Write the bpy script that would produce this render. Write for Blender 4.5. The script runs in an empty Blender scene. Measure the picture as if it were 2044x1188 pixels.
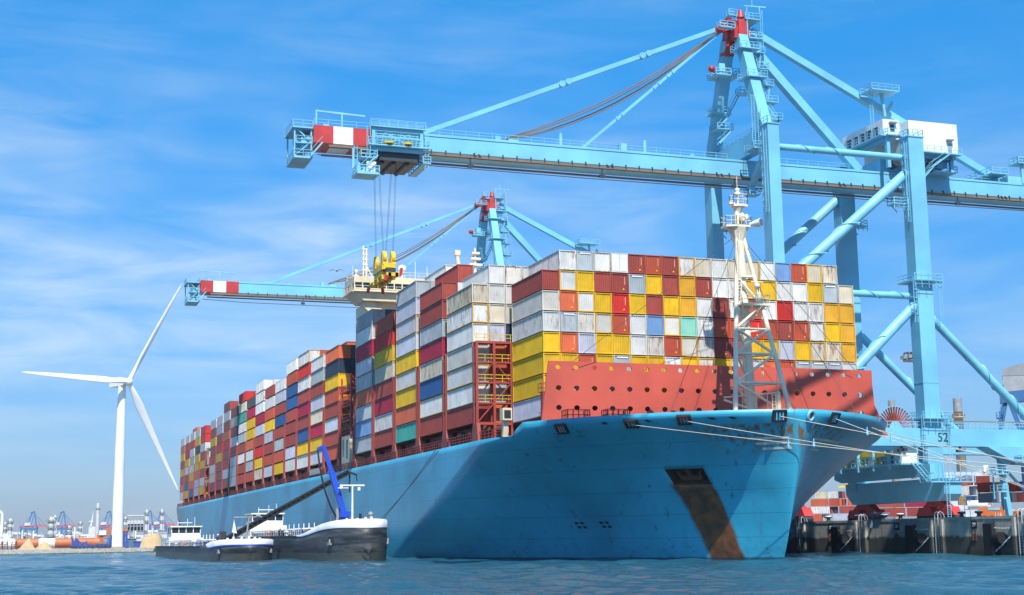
import bpy, bmesh, math, random
from mathutils import Vector, Matrix
R = math.radians
scene = bpy.context.scene
C = scene.collection
rnd = random.Random(7)

# ------------------------------------------------------------------ camera, sky, sun
CAM = Vector((-64.8946, -172.5036, 3.0))
YAW, PITCH, ROLL = 0.3383901, 0.1680122, -0.0132330
cd = bpy.data.cameras.new("camera"); cam = bpy.data.objects.new("camera", cd); C.objects.link(cam)
Fw = Vector((math.sin(YAW)*math.cos(PITCH), math.cos(YAW)*math.cos(PITCH), math.sin(PITCH)))
Rt = Vector((math.cos(YAW), -math.sin(YAW), 0)); Up = Rt.cross(Fw)
R2 = Rt*math.cos(ROLL)+Up*math.sin(ROLL); U2 = -Rt*math.sin(ROLL)+Up*math.cos(ROLL)
m = Matrix((R2, U2, -Fw)).transposed().to_4x4(); m.translation = CAM
cam.matrix_world = m
cd.sensor_width = 36; cd.lens = 36*2837.47/2044; cd.clip_end = 30000; cd.clip_start = 0.5
scene.camera = cam
SUN_TO = Vector((-0.19, -1.0, 1.28)).normalized()
sl = bpy.data.lights.new("sun", 'SUN'); sl.energy = 4.6; sl.angle = R(0.53); sl.color = (1.0, 0.95, 0.87)
so = bpy.data.objects.new("sun", sl); C.objects.link(so)
so.rotation_euler = (-SUN_TO).to_track_quat('-Z', 'Y').to_euler(); so.location = (-100, -300, 300)
scene.view_settings.view_transform = 'Standard'; scene.view_settings.look = 'None'
scene.view_settings.exposure = 0.46; scene.view_settings.gamma = 1

def world():
    w = bpy.data.worlds.new("World"); scene.world = w; w.use_nodes = True
    nt = w.node_tree; N = nt.nodes; L = nt.links; N.clear()
    out = N.new('ShaderNodeOutputWorld'); bg = N.new('ShaderNodeBackground'); bg.inputs[1].default_value = 0.115
    sky = N.new('ShaderNodeTexSky'); sky.sky_type = 'NISHITA'; sky.sun_disc = False
    sky.sun_elevation = math.asin(SUN_TO.z); sky.sun_rotation = math.atan2(SUN_TO.x, SUN_TO.y)
    sky.air_density = 1.0; sky.dust_density = 0.6; sky.ozone_density = 1.6; sky.altitude = 0
    tc = N.new('ShaderNodeTexCoord'); sp = N.new('ShaderNodeSeparateXYZ'); L.new(tc.outputs['Generated'], sp.inputs[0])
    at = N.new('ShaderNodeMath'); at.operation = 'ARCTAN2'; L.new(sp.outputs[0], at.inputs[0]); L.new(sp.outputs[1], at.inputs[1])
    def cloud(su, sv, off, lo, hi, det, dist):
        cb = N.new('ShaderNodeCombineXYZ')
        mu = N.new('ShaderNodeMath'); mu.operation = 'MULTIPLY'; mu.inputs[1].default_value = su; L.new(at.outputs[0], mu.inputs[0])
        mv = N.new('ShaderNodeMath'); mv.operation = 'MULTIPLY_ADD'; mv.inputs[1].default_value = sv; mv.inputs[2].default_value = off
        L.new(sp.outputs[2], mv.inputs[0])
        L.new(mu.outputs[0], cb.inputs[0]); L.new(mv.outputs[0], cb.inputs[1]); cb.inputs[2].default_value = off*1.7
        nz = N.new('ShaderNodeTexNoise'); nz.inputs['Scale'].default_value = 1; nz.inputs['Detail'].default_value = det
        nz.inputs['Roughness'].default_value = 0.58; nz.inputs['Distortion'].default_value = dist
        L.new(cb.outputs[0], nz.inputs['Vector'])
        mr = N.new('ShaderNodeMapRange'); mr.interpolation_type = 'SMOOTHSTEP'
        mr.inputs[1].default_value = lo; mr.inputs[2].default_value = hi; L.new(nz.outputs[0], mr.inputs[0])
        return mr.outputs[0]
    def mul(a, b):
        n = N.new('ShaderNodeMath'); n.operation = 'MULTIPLY'; L.new(a, n.inputs[0])
        if isinstance(b, float): n.inputs[1].default_value = b
        else: L.new(b, n.inputs[1])
        return n.outputs[0]
    big = cloud(2.6, 9.0, 3.1, 0.30, 0.62, 3, 0.4)
    fine = cloud(7, 36.0, 1.7, 0.12, 0.90, 6, 0.7)
    veil = cloud(4.0, 22.0, 8.3, 0.45, 0.8, 6, 0.6)
    def ramp(src, lo, hi, va, vb):
        mr = N.new('ShaderNodeMapRange'); mr.interpolation_type = 'SMOOTHSTEP'; L.new(src, mr.inputs[0])
        for i, x in enumerate((lo, hi, va, vb)): mr.inputs[i+1].default_value = x
        return mr.outputs[0]
    where = mul(mul(ramp(sp.outputs[2], .33, .22, .25, 1.), ramp(sp.outputs[2], .03, .10, .25, 1.)), ramp(at.outputs[0], .20, .62, 1., .35))
    a = mul(mul(mul(big, fine), 0.85), where); b = mul(veil, 0.12)
    ad = N.new('ShaderNodeMath'); ad.operation = 'ADD'; ad.use_clamp = True; L.new(a, ad.inputs[0]); L.new(b, ad.inputs[1])
    mx = N.new('ShaderNodeMix'); mx.data_type = 'RGBA'; L.new(ad.outputs[0], mx.inputs[0])
    hs = N.new('ShaderNodeHueSaturation'); hs.inputs['Saturation'].default_value = 1.12
    tn = N.new('ShaderNodeMix'); tn.data_type = 'RGBA'; tn.blend_type = 'MULTIPLY'; tn.inputs[0].default_value = 1; L.new(sky.outputs[0], tn.inputs[6]); L.new(tn.outputs[2], hs.inputs['Color'])
    cr = N.new('ShaderNodeMapRange'); L.new(sp.outputs[2], cr.inputs[0]); cr.inputs[1].default_value = 0.0; cr.inputs[2].default_value = 0.42
    tm = N.new('ShaderNodeMix'); tm.data_type = 'RGBA'; L.new(cr.outputs[0], tm.inputs[0]); tm.inputs[6].default_value = (.39, .46, .70, 1); tm.inputs[7].default_value = (.47, 1.06, 1.40, 1); L.new(tm.outputs[2], tn.inputs[7])
    L.new(hs.outputs[0], mx.inputs[6]); mx.inputs[7].default_value = (4.7, 5.7, 6.4, 1)
    L.new(mx.outputs[2], bg.inputs[0]); L.new(bg.outputs[0], out.inputs[0])
world()

# ------------------------------------------------------------------ materials
def nodes(name):
    mt = bpy.data.materials.new(name); mt.use_nodes = True
    nt = mt.node_tree; return mt, nt, nt.nodes, nt.links, nt.nodes['Principled BSDF']
def M_math(nt, op, a, b=None, c=None):
    n = nt.nodes.new('ShaderNodeMath'); n.operation = op
    for i, v in enumerate((a, b, c)):
        if v is None: continue
        if isinstance(v, (int, float)): n.inputs[i].default_value = v
        else: nt.links.new(v, n.inputs[i])
    return n.outputs[0]
def M_noise(nt, vec, scale, detail=4, rough=.55):
    n = nt.nodes.new('ShaderNodeTexNoise'); n.inputs['Scale'].default_value = scale
    n.inputs['Detail'].default_value = detail; n.inputs['Roughness'].default_value = rough
    nt.links.new(vec, n.inputs['Vector']); return n.outputs[0]
def M_map(nt, v, lo, hi, a=0., b=1.):
    n = nt.nodes.new('ShaderNodeMapRange'); n.interpolation_type = 'SMOOTHSTEP'
    nt.links.new(v, n.inputs[0])
    for i, x in enumerate((lo, hi, a, b)): n.inputs[i+1].default_value = x
    return n.outputs[0]
def M_scale(nt, vec, s, off=None):
    n = nt.nodes.new('ShaderNodeVectorMath'); n.operation = 'MULTIPLY_ADD'
    nt.links.new(vec, n.inputs[0]); n.inputs[1].default_value = s
    if off is not None: nt.links.new(off, n.inputs[2])
    return n.outputs[0]
def M_mix(nt, f, a, b):
    n = nt.nodes.new('ShaderNodeMix'); n.data_type = 'RGBA'
    for s, v in ((0, f), (6, a), (7, b)):
        if isinstance(v, (int, float)): n.inputs[s].default_value = v
        elif isinstance(v, tuple): n.inputs[s].default_value = v+(1,) if len(v) == 3 else v
        else: nt.links.new(v, n.inputs[s])
    return n.outputs[2]
def paint(name, col, rough=.5, metal=0., dirt=.25, dcol=(.10, .07, .05), scale=.35, streak=True, spec=.5):
    """paint with uneven tone and vertical dirt streaks"""
    mt, nt, N, L, b = nodes(name)
    tc = N.new('ShaderNodeTexCoord').outputs['Object']
    oi = N.new('ShaderNodeObjectInfo').outputs['Random']
    cb = N.new('ShaderNodeCombineXYZ'); k = M_math(nt, 'MULTIPLY', oi, 91.); L.new(k, cb.inputs[0]); L.new(k, cb.inputs[2])
    v = M_scale(nt, tc, (1, 1, 1), cb.outputs[0]); vs = M_scale(nt, tc, (3, 3, .22) if streak else (1, 1, 1), cb.outputs[0])
    n1 = M_noise(nt, v, scale, 5); n2 = M_noise(nt, vs, scale*1.6, 5, .65)
    tone = M_map(nt, n1, .25, .75, .82, 1.12)
    hv = N.new('ShaderNodeHueSaturation'); hv.inputs['Color'].default_value = col+(1,); L.new(tone, hv.inputs['Value'])
    f = M_map(nt, n2, .52, .80, 0., dirt)
    L.new(M_mix(nt, f, hv.outputs[0], dcol), b.inputs['Base Color'])
    b.inputs['Roughness'].default_value = rough; b.inputs['Metallic'].default_value = metal; b.inputs['Specular IOR Level'].default_value = spec
    return mt
def boxpaint(name, col, rust, rcol=(.20, .075, .02)):
    """container paint: scuffs and rust runs that differ from box to box"""
    mt, nt, N, L, b = nodes(name)
    tc = N.new('ShaderNodeTexCoord').outputs['Object']
    oi = N.new('ShaderNodeObjectInfo').outputs['Random']
    cb = N.new('ShaderNodeCombineXYZ'); k = M_math(nt, 'MULTIPLY', oi, 173.); L.new(k, cb.inputs[0]); L.new(k, cb.inputs[1])
    v = M_scale(nt, tc, (1, 1, 1), cb.outputs[0]); vs = M_scale(nt, tc, (2.2, 2.2, .5), cb.outputs[0])
    n1 = M_noise(nt, v, .5, 4); n2 = M_noise(nt, vs, .9, 6, .7); n3 = M_noise(nt, v, .23, 3)
    amt = M_map(nt, oi, 0., 1., 0., 1.)
    tone = M_math(nt, 'MULTIPLY', M_map(nt, n1, .25, .75, .86, 1.10), M_map(nt, M_math(nt, 'FRACT', M_math(nt, 'MULTIPLY', oi, 37.3)), 0., 1., .84, 1.1))
    hv = N.new('ShaderNodeHueSaturation'); hv.inputs['Color'].default_value = col+(1,); L.new(tone, hv.inputs['Value'])
    thr = M_map(nt, oi, .0, 1., .46, .68)
    d = M_math(nt, 'SUBTRACT', n2, thr); f = M_map(nt, d, 0., .16, 0., rust)
    g = M_map(nt, n3, .45, .7, 0., .36)
    c1 = M_mix(nt, g, hv.outputs[0], tuple(x*.62+.02 for x in col))
    L.new(M_mix(nt, f, c1, rcol), b.inputs['Base Color'])
    b.inputs['Roughness'].default_value = .55; b.inputs['Specular IOR Level'].default_value = .35
    return mt
BOX = {
 'white':  ((.66, .65, .62), .55), 'cream': ((.62, .55, .42), .7), 'grey': ((.40, .44, .46), .35), 'lavender': ((.50, .52, .60), .35),
 'rusty':  ((.60, .57, .51), .95), 'yellow': ((.72, .44, .012), .2), 'amber': ((.70, .37, .03), .2), 'maroon': ((.35, .062, .045), .25),
 'red': ((.58, .028, .02), .15), 'brick': ((.48, .085, .04), .25), 'crimson': ((.40, .015, .05), .15), 'orange': ((.64, .14, .055), .2),
 'blue': ((.02, .10, .27), .2), 'sky': ((.16, .29, .50), .4), 'navy': ((.028, .045, .085), .2), 'teal': ((.06, .36, .30), .3),
 'mint': ((.26, .58, .46), .4), 'dark': ((.06, .075, .09), .2), 'lilac': ((.50, .50, .58), .25)}
BM = {k: boxpaint('container_'+k, c, r) for k, (c, r) in BOX.items()}
WORD = {'white': 'white', 'cream': 'cream', 'grey': 'grey', 'lavender': 'pale grey', 'rusty': 'rust-stained white', 'yellow': 'yellow', 'amber': 'amber yellow',
        'maroon': 'maroon', 'red': 'bright red', 'brick': 'brick red', 'crimson': 'crimson', 'orange': 'orange', 'blue': 'deep blue', 'sky': 'light blue',
        'navy': 'navy', 'teal': 'teal', 'mint': 'mint green', 'dark': 'dark grey', 'lilac': 'lilac grey'}
MAT = {
 'crane': paint('crane_blue_paint', (.17, .48, .64), .45, dirt=.12, dcol=(.10, .22, .26), scale=.12),
 'crane_pipe': paint('crane_pipe_paint', (.20, .54, .70), .4, dirt=.1, dcol=(.10, .22, .26), scale=.2),
 'crane_red': paint('crane_red_paint', (.50, .035, .03), .45, dirt=.2),
 'crane_white': paint('crane_white_paint', (.76, .77, .76), .5, dirt=.12, dcol=(.35, .33, .30)),
 'rail': paint('walkway_paint', (.20, .50, .64), .5, dirt=.1),
 'dark': paint('dark_machinery', (.035, .04, .045), .5, dirt=.3),
 'steel': paint('grey_steel', (.28, .29, .29), .5, dirt=.3),
 'cable': paint('steel_cable', (.06, .065, .07), .5, dirt=.1),
 'cable_brown': paint('rope_brown', (.20, .14, .10), .7, dirt=.1),
 'shipred': paint('ship_red_paint', (.34, .055, .036), .55, dirt=.35, dcol=(.10, .02, .015)),
 'break': paint('breakwater_red_paint', (.53, .085, .052), .55, dirt=.22, dcol=(.25, .05, .035), scale=.15),
 'cream': paint('ship_cream_paint', (.74, .60, .40), .5, dirt=.2, dcol=(.40, .25, .12)),
 'buff': paint('mast_cream_paint', (.78, .69, .52), .5, dirt=.18, dcol=(.42, .26, .12)),
 'white': paint('white_paint', (.80, .80, .79), .45, dirt=.15, dcol=(.4, .38, .34)),
 'yellow': paint('machine_yellow', (.74, .47, .01), .45, dirt=.2),
 'glass': paint('dark_window_glass', (.02, .035, .045), .1, dirt=.05),
 'bargehull': None,
 'royal': paint('royal_blue_paint', (.012, .07, .50), .4, dirt=.1),
 'orange': paint('orange_paint', (.66, .16, .03), .5, dirt=.2),
 'conc': None,
 'deck': paint('ship_deck_paint', (.16, .05, .04), .7, dirt=.3),
 'rubber': paint('black_rubber', (.016, .016, .017), .6, dirt=.2, dcol=(.06, .06, .045)),
 'rope': paint('mooring_rope', (.60, .54, .44), .8, dirt=.1),
 'sand': paint('sand_heap', (.50, .36, .20), .95, dirt=.3, dcol=(.34, .24, .13), streak=False),
 'turbine': paint('turbine_white_paint', (.80, .81, .81), .4, dirt=.03, dcol=(.6, .6, .58), scale=.05),
 'tan': paint('tan_concrete', (.46, .36, .25), .85, dirt=.3, dcol=(.25, .2, .14), scale=.08),
 'refinery': paint('refinery_steel', (.50, .50, .48), .5, dirt=.3, dcol=(.25, .22, .2), scale=.2),
 'gantry_grey': paint('gantry_house_cladding', (.36, .37, .385), .6, dirt=.2),
 'pile_orange': paint('pile_orange_paint', (.46, .14, .05), .6, dirt=.25),
 'shore_blue': paint('shore_blue_paint', (.03, .075, .30), .6, dirt=.3),
 'farblue': paint('far_crane_blue', (.035, .14, .32), .6, dirt=.1),
 'farred': paint('far_crane_red', (.55, .12, .13), .6, dirt=.1),
 'rust': paint('rusty_steel', (.11, .045, .02), .8, dirt=.5, dcol=(.20, .08, .02), scale=.8),
 'black': paint('black_paint', (.015, .015, .017), .6, dirt=.1),
 'skin': paint('skin', (.5, .3, .22), .6, dirt=0.),
 'cloth': paint('navy_workwear', (.02, .03, .08), .8, dirt=.1),
 'bluegrey': paint('blue_grey_paint', (.10, .17, .26), .6, dirt=.2),
 'wgrey': paint('pale_grey_cladding', (.55, .56, .56), .6, dirt=.2),
}
def hull_material():
    mt, nt, N, L, b = nodes('ship_hull_paint')
    tc = N.new('ShaderNodeNewGeometry').outputs['Position']
    s = N.new('ShaderNodeSeparateXYZ'); L.new(tc, s.inputs[0]); X, Y, Z = s.outputs
    n1 = M_noise(nt, tc, .07, 5); nst = M_noise(nt, M_scale(nt, tc, (1.4, 1.4, .12)), .5, 6, .65)
    nf = M_noise(nt, tc, .6, 6, .7); ne = M_noise(nt, M_scale(nt, tc, (1, 1, .35)), .55, 5, .6)
    tone = M_map(nt, n1, .28, .72, .78, 1.16)
    hv = N.new('ShaderNodeHueSaturation'); hv.inputs['Color'].default_value = (.042, .365, .52, 1); L.new(tone, hv.inputs['Value'])
    col = M_mix(nt, M_map(nt, nst, .5, .78, 0., .35), hv.outputs[0], (.03, .16, .25))
    # weld seams
    zf = M_math(nt, 'FRACT', M_math(nt, 'DIVIDE', M_math(nt, 'ADD', Z, M_math(nt, 'MULTIPLY', Y, -.004)), 2.9))
    col = M_mix(nt, M_math(nt, 'MULTIPLY', M_map(nt, zf, .965, .985, 0., 1.), .5), col, (.02, .12, .2))
    # scuffs low on the side
    low = M_map(nt, Z, 5., .5, 0., 1.); sc = M_map(nt, M_noise(nt, M_scale(nt, tc, (.9, .9, 2.2)), .9, 6, .75), .54, .66, 0., .6)
    col = M_mix(nt, M_math(nt, 'MULTIPLY', low, sc), col, (.02, .05, .09))
    # rust under the bulwark knuckle at the bow
    bow = M_map(nt, Y, -14., -20., 0., 1.); hi = M_math(nt, 'MULTIPLY', M_map(nt, Z, 11.5, 15.2, 0., 1.), M_map(nt, Z, 16.3, 16.0, 0., 1.))
    rf = M_map(nt, M_noise(nt, M_scale(nt, tc, (1.7, 1.7, .16)), .8, 7, .7), .44, .58, 0., .95)
    col = M_mix(nt, M_math(nt, 'MULTIPLY', M_math(nt, 'MULTIPLY', bow, hi), rf), col, (.21, .10, .025))
    # thin runs elsewhere
    run = M_map(nt, M_noise(nt, M_scale(nt, tc, (1, 1, .05)), .8, 5, .6), .62, .68, 0., .6)
    col = M_mix(nt, M_math(nt, 'MULTIPLY', run, M_map(nt, Y, 40., 0., 0.15, 1.)), col, (.05, .09, .05))
    # broad rust apron below the anchor pocket, port side
    arc = M_math(nt, 'MULTIPLY', M_math(nt, 'MULTIPLY', Z, M_math(nt, 'SUBTRACT', 11.3, Z)), -.0195)
    yy = M_math(nt, 'ADD', M_math(nt, 'ADD', Y, arc), M_math(nt, 'MULTIPLY', M_math(nt, 'SUBTRACT', ne, .5), 1.0))
    wid = M_map(nt, Z, 7., 0., 0., -.3)
    e1 = M_map(nt, M_math(nt, 'SUBTRACT', yy, wid), -8.35, -9.15, 0., 1.); e2 = M_map(nt, yy, -13.75, -13.15, 0., 1.)
    port = M_map(nt, X, 23.4, 23.3, 0., 1.); below = M_map(nt, Z, 9.9, 9.4, 0., 1.)
    ap = M_math(nt, 'MULTIPLY', M_math(nt, 'MULTIPLY', e1, e2), M_math(nt, 'MULTIPLY', port, below))
    rc = M_mix(nt, M_map(nt, nf, .35, .7, 0., 1.), (.085, .034, .010), (.27, .085, .016))
    col = M_mix(nt, M_math(nt, 'MULTIPLY', ap, .97), col, rc)
    # boot topping at the waterline
    col = M_mix(nt, M_map(nt, M_math(nt, 'ADD', Z, M_math(nt, 'MULTIPLY', nf, .5)), .75, .45, 0., .85), col, (.02, .035, .05))
    L.new(col, b.inputs['Base Color'])
    b.inputs['Roughness'].default_value = .38; b.inputs['Specular IOR Level'].default_value = .4
    bp = N.new('ShaderNodeBump'); bp.inputs['Strength'].default_value = .25; bp.inputs['Distance'].default_value = .25
    L.new(M_noise(nt, tc, .33, 2), bp.inputs['Height']); L.new(bp.outputs[0], b.inputs['Normal'])
    return mt
def barge_material():
    mt, nt, N, L, b = nodes('barge_hull_paint')
    tc = N.new('ShaderNodeNewGeometry').outputs['Position']
    s = N.new('ShaderNodeSeparateXYZ'); L.new(tc, s.inputs[0]); Z = s.outputs[2]
    n = M_noise(nt, M_scale(nt, tc, (.25, .12, 1.6)), .9, 6, .65); n2 = M_noise(nt, tc, .8, 6, .7)
    col = M_mix(nt, M_map(nt, n, .42, .7, 0., .75), (.018, .021, .027), (.12, .125, .12))
    col = M_mix(nt, M_math(nt, 'MULTIPLY', M_map(nt, n2, .5, .66, 0., .6), M_map(nt, Z, 2.4, .3, .15, 1.)), col, (.13, .125, .09))
    zz = M_math(nt, 'ADD', Z, M_math(nt, 'MULTIPLY', n2, .7))
    col = M_mix(nt, M_map(nt, zz, 1.75, 1.5, 0., .55), col, (.13, .125, .10))
    L.new(col, b.inputs['Base Color']); b.inputs['Roughness'].default_value = .5
    return mt
def concrete_material():
    mt, nt, N, L, b = nodes('quay_concrete')
    tc = N.new('ShaderNodeNewGeometry').outputs['Position']
    s = N.new('ShaderNodeSeparateXYZ'); L.new(tc, s.inputs[0]); Z = s.outputs[2]
    n = M_noise(nt, tc, .5, 6, .65); st = M_noise(nt, M_scale(nt, tc, (1.5, 1.5, .15)), .6, 6, .7)
    zf = M_math(nt, 'FRACT', M_math(nt, 'MULTIPLY', Z, 1.6))
    col = M_mix(nt, M_map(nt, n, .3, .7, 0., 1.), (.36, .335, .285), (.54, .51, .44))
    col = M_mix(nt, M_map(nt, zf, .93, .97, 0., .35), col, (.12, .115, .1))
    col = M_mix(nt, M_map(nt, st, .5, .75, 0., .6), col, (.10, .095, .08))
    zz = M_math(nt, 'ADD', Z, M_math(nt, 'MULTIPLY', M_math(nt, 'SUBTRACT', n, .5), 1.2))
    col = M_mix(nt, M_map(nt, zz, 2.7, 2.3, 0., .88), col, (.03, .032, .028))
    col = M_mix(nt, M_map(nt, zz, .9, .3, 0., .6), col, (.035, .045, .015))
    L.new(col, b.inputs['Base Color']); b.inputs['Roughness'].default_value = .85
    return mt
MAT['hull'] = hull_material(); MAT['bargehull'] = barge_material(); MAT['conc'] = concrete_material()

# ------------------------------------------------------------------ mesh helpers
class MB:
    def __init__(s): s.v = []; s.f = []; s.m = []; s.sm = []
    def add(s, vs, fs, mi=0, smooth=False):
        b = len(s.v); s.v += [tuple(v) for v in vs]
        for f in fs: s.f.append([b+i for i in f]); s.m.append(mi); s.sm.append(smooth)
    def box(s, x0, x1, y0, y1, z0, z1, mi=0):
        s.add([(x, y, z) for z in (z0, z1) for y in (y0, y1) for x in (x0, x1)],
              [(0, 2, 3, 1), (4, 5, 7, 6), (0, 1, 5, 4), (2, 6, 7, 3), (0, 4, 6, 2), (1, 3, 7, 5)], mi)
    def bar(s, p, q, w, h=None, mi=0, up=(0, 0, 1), w2=None, h2=None):
        p = Vector(p); q = Vector(q); h = w if h is None else h; w2 = w if w2 is None else w2; h2 = h if h2 is None else h2
        d = (q-p).normalized(); u = Vector(up)
        if abs(d.dot(u)) > .98: u = Vector((0, 1, 0))
        r = d.cross(u).normalized(); u = r.cross(d)
        vs = [p+r*a*w/2+u*b*h/2 for a, b in ((-1, -1), (1, -1), (1, 1), (-1, 1))]+[q+r*a*w2/2+u*b*h2/2 for a, b in ((-1, -1), (1, -1), (1, 1), (-1, 1))]
        s.add(vs, [(3, 2, 1, 0), (4, 5, 6, 7), (0, 1, 5, 4), (1, 2, 6, 5), (2, 3, 7, 6), (3, 0, 4, 7)], mi)
    def tube(s, p, q, r, n=8, r2=None, mi=0):
        p = Vector(p); q = Vector(q); r2 = r if r2 is None else r2
        d = (q-p).normalized(); u = Vector((0, 0, 1)) if abs(d.z) < .9 else Vector((0, 1, 0))
        a = d.cross(u).normalized(); b = a.cross(d)
        ring = lambda c, rr: [c+(a*math.cos(2*math.pi*i/n)+b*math.sin(2*math.pi*i/n))*rr for i in range(n)]
        s.add(ring(p, r)+ring(q, r2), [(i, i+n, (i+1) % n+n, (i+1) % n) for i in range(n)], mi, n > 5)
        s.add(ring(p, r), [tuple(range(n))], mi); s.add(ring(q, r2), [tuple(range(n-1, -1, -1))], mi)
    def path(s, pts, r, n=5, mi=0):
        for a, b in zip(pts[:-1], pts[1:]): s.tube(a, b, r, n, mi=mi)
    def lathe(s, c, prof, n=16, mi=0, smooth=True):
        c = Vector(c); vs = [c+Vector((r*math.cos(2*math.pi*i/n), r*math.sin(2*math.pi*i/n), z)) for r, z in prof for i in range(n)]
        fs = [(k*n+i, k*n+(i+1) % n, (k+1)*n+(i+1) % n, (k+1)*n+i) for k in range(len(prof)-1) for i in range(n)]
        s.add(vs, fs, mi, smooth); k = len(prof)-1
        s.add(vs[:n], [tuple(range(n-1, -1, -1))], mi); s.add(vs[k*n:], [tuple(range(n))], mi)
    def ball(s, c, r, mi=0, n=10, sq=1.):
        s.lathe(c, [(r*math.sin(math.pi*k/8)+1e-3, -r*sq*math.cos(math.pi*k/8)) for k in range(9)], n, mi)
    def prism(s, poly, d, mi=0):
        n = len(poly); d = Vector(d); a = [Vector(p) for p in poly]; b = [p+d for p in a]
        s.add(a+b, [tuple(range(n-1, -1, -1)), tuple(range(n, 2*n))]+[(i, (i+1) % n, (i+1) % n+n, i+n) for i in range(n)], mi)
    def rail(s, pts, h=1.1, step=1.6, t=.07, mi=0, rows=2, closed=False):
        pts = [Vector(p) for p in pts]
        if closed: pts = pts+[pts[0]]
        for a, b in zip(pts[:-1], pts[1:]):
            L = (b-a).length; k = max(1, round(L/step))
            for i in range(k+1):
                p = a+(b-a)*i/k; s.bar(p, p+Vector((0, 0, h)), t, t, mi)
            for j in range(1, rows+1):
                z = Vector((0, 0, h*j/rows)); s.bar(a+z, b+z, t, t, mi)
    def deck(s, x0, x1, y0, y1, z, mi=0, t=.15, rail=True, h=1.1, rt=.07, sides='nsew'):
        s.box(x0, x1, y0, y1, z-t, z, mi)
        e = .04
        if rail:
            if 's' in sides: s.rail([(x0, y0+e, z), (x1, y0+e, z)], h, t=rt, mi=mi)
            if 'n' in sides: s.rail([(x0, y1-e, z), (x1, y1-e, z)], h, t=rt, mi=mi)
            if 'w' in sides: s.rail([(x0+e, y0, z), (x0+e, y1, z)], h, t=rt, mi=mi)
            if 'e' in sides: s.rail([(x1-e, y0, z), (x1-e, y1, z)], h, t=rt, mi=mi)
    def stairs(s, p, q, w=.8, mi=0, rails=True):
        p = Vector(p); q = Vector(q); d = Vector((q.x-p.x, q.y-p.y, 0)); side = Vector((-d.y, d.x, 0)).normalized()*w/2
        for sg in (-1, 1):
            s.bar(p+side*sg, q+side*sg, .08, .25, mi)
            if rails: s.bar(p+side*sg+Vector((0, 0, 1)), q+side*sg+Vector((0, 0, 1)), .06, .06, mi)
        k = max(2, int(abs(q.z-p.z)/.4))
        for i in range(k):
            c = p+(q-p)*(i+.5)/k; s.bar(c-side, c+side, .22, .06, mi)
    def ladder(s, p, h, w=.5, mi=0, axis=(1, 0, 0), cage=False):
        p = Vector(p); a = Vector(axis)*w/2
        for sg in (-1, 1): s.bar(p+a*sg, p+a*sg+Vector((0, 0, h)), .09, .09, mi)
        for i in range(int(h/.4)): z = Vector((0, 0, .2+.4*i)); s.bar(p+a+z, p-a+z, .05, .05, mi)
    def build(s, name, mats, parent=None, loc=None):
        if not isinstance(mats, (list, tuple)): mats = [mats]
        off = parent['_o'] if parent is not None else (Vector(loc) if loc is not None else Vector((0, 0, 0)))
        off = Vector(off)
        me = bpy.data.meshes.new(name); me.from_pydata([Vector(v)-off for v in s.v], [], s.f)
        for mt in mats: me.materials.append(MAT[mt] if isinstance(mt, str) else mt)
        me.polygons.foreach_set('material_index', s.m); me.polygons.foreach_set('use_smooth', s.sm); me.update()
        o = bpy.data.objects.new(name, me); C.objects.link(o)
        if parent is not None: o.parent = parent
        else: o.location = off
        ORG[o.name] = off; o['_o'] = list(off); TEMP.append(o)
        return o
ORG = {}; TEMP = []
def tag(o, label=None, cat=None, group=None, kind=None):
    if label: o['label'] = label
    if cat: o['category'] = cat
    if group: o['group'] = group
    if kind: o['kind'] = kind
    return o
def thing(name, loc, label, cat, group=None):
    o = bpy.data.objects.new(name, None); C.objects.link(o); o.location = loc; o['_o'] = list(loc); TEMP.append(o)
    o.empty_display_size = .5
    return tag(o, label, cat, group)
def copy_tree(o, parent=None):
    c = o.copy(); C.objects.link(c); c.parent = parent
    if '_o' in c: TEMP.append(c)
    for ch in list(o.children): copy_tree(ch, c)
    return c
def at(px, D, Z=0.0):
    """a point on the ground D metres from the viewer, on the bearing of a column of the photograph"""
    b = YAW+math.atan((px-1022)/2837.47)
    return Vector((CAM.x+D*math.sin(b), CAM.y+D*math.cos(b), Z))
def bearing(px): return YAW+math.atan((px-1022)/2837.47)
def zof(px, py, D):
    """height of what shows on row py of column px at D metres"""
    hor = 1088.8-.01318*px
    return 3.0+(hor-py)/2837.47*D*math.cos(math.atan((px-1022)/2837.47))
def text_part(s, size, loc, rot, mat, name, parent, depth=.02):
    cu = bpy.data.curves.new('t', 'FONT'); cu.body = s; cu.size = size; cu.extrude = depth; cu.align_x = 'CENTER'; cu.align_y = 'CENTER'
    t = bpy.data.objects.new('t', cu); C.objects.link(t)
    bpy.context.view_layer.update()
    me = bpy.data.meshes.new_from_object(t.evaluated_get(bpy.context.evaluated_depsgraph_get()))
    bpy.data.objects.remove(t); bpy.data.curves.remove(cu)
    me.materials.clear(); me.materials.append(MAT[mat]); me.name = name
    o = bpy.data.objects.new(name, me); C.objects.link(o); o.parent = parent
    o.location = Vector(loc)-Vector(parent['_o']); o.rotation_euler = rot
    return o

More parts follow.
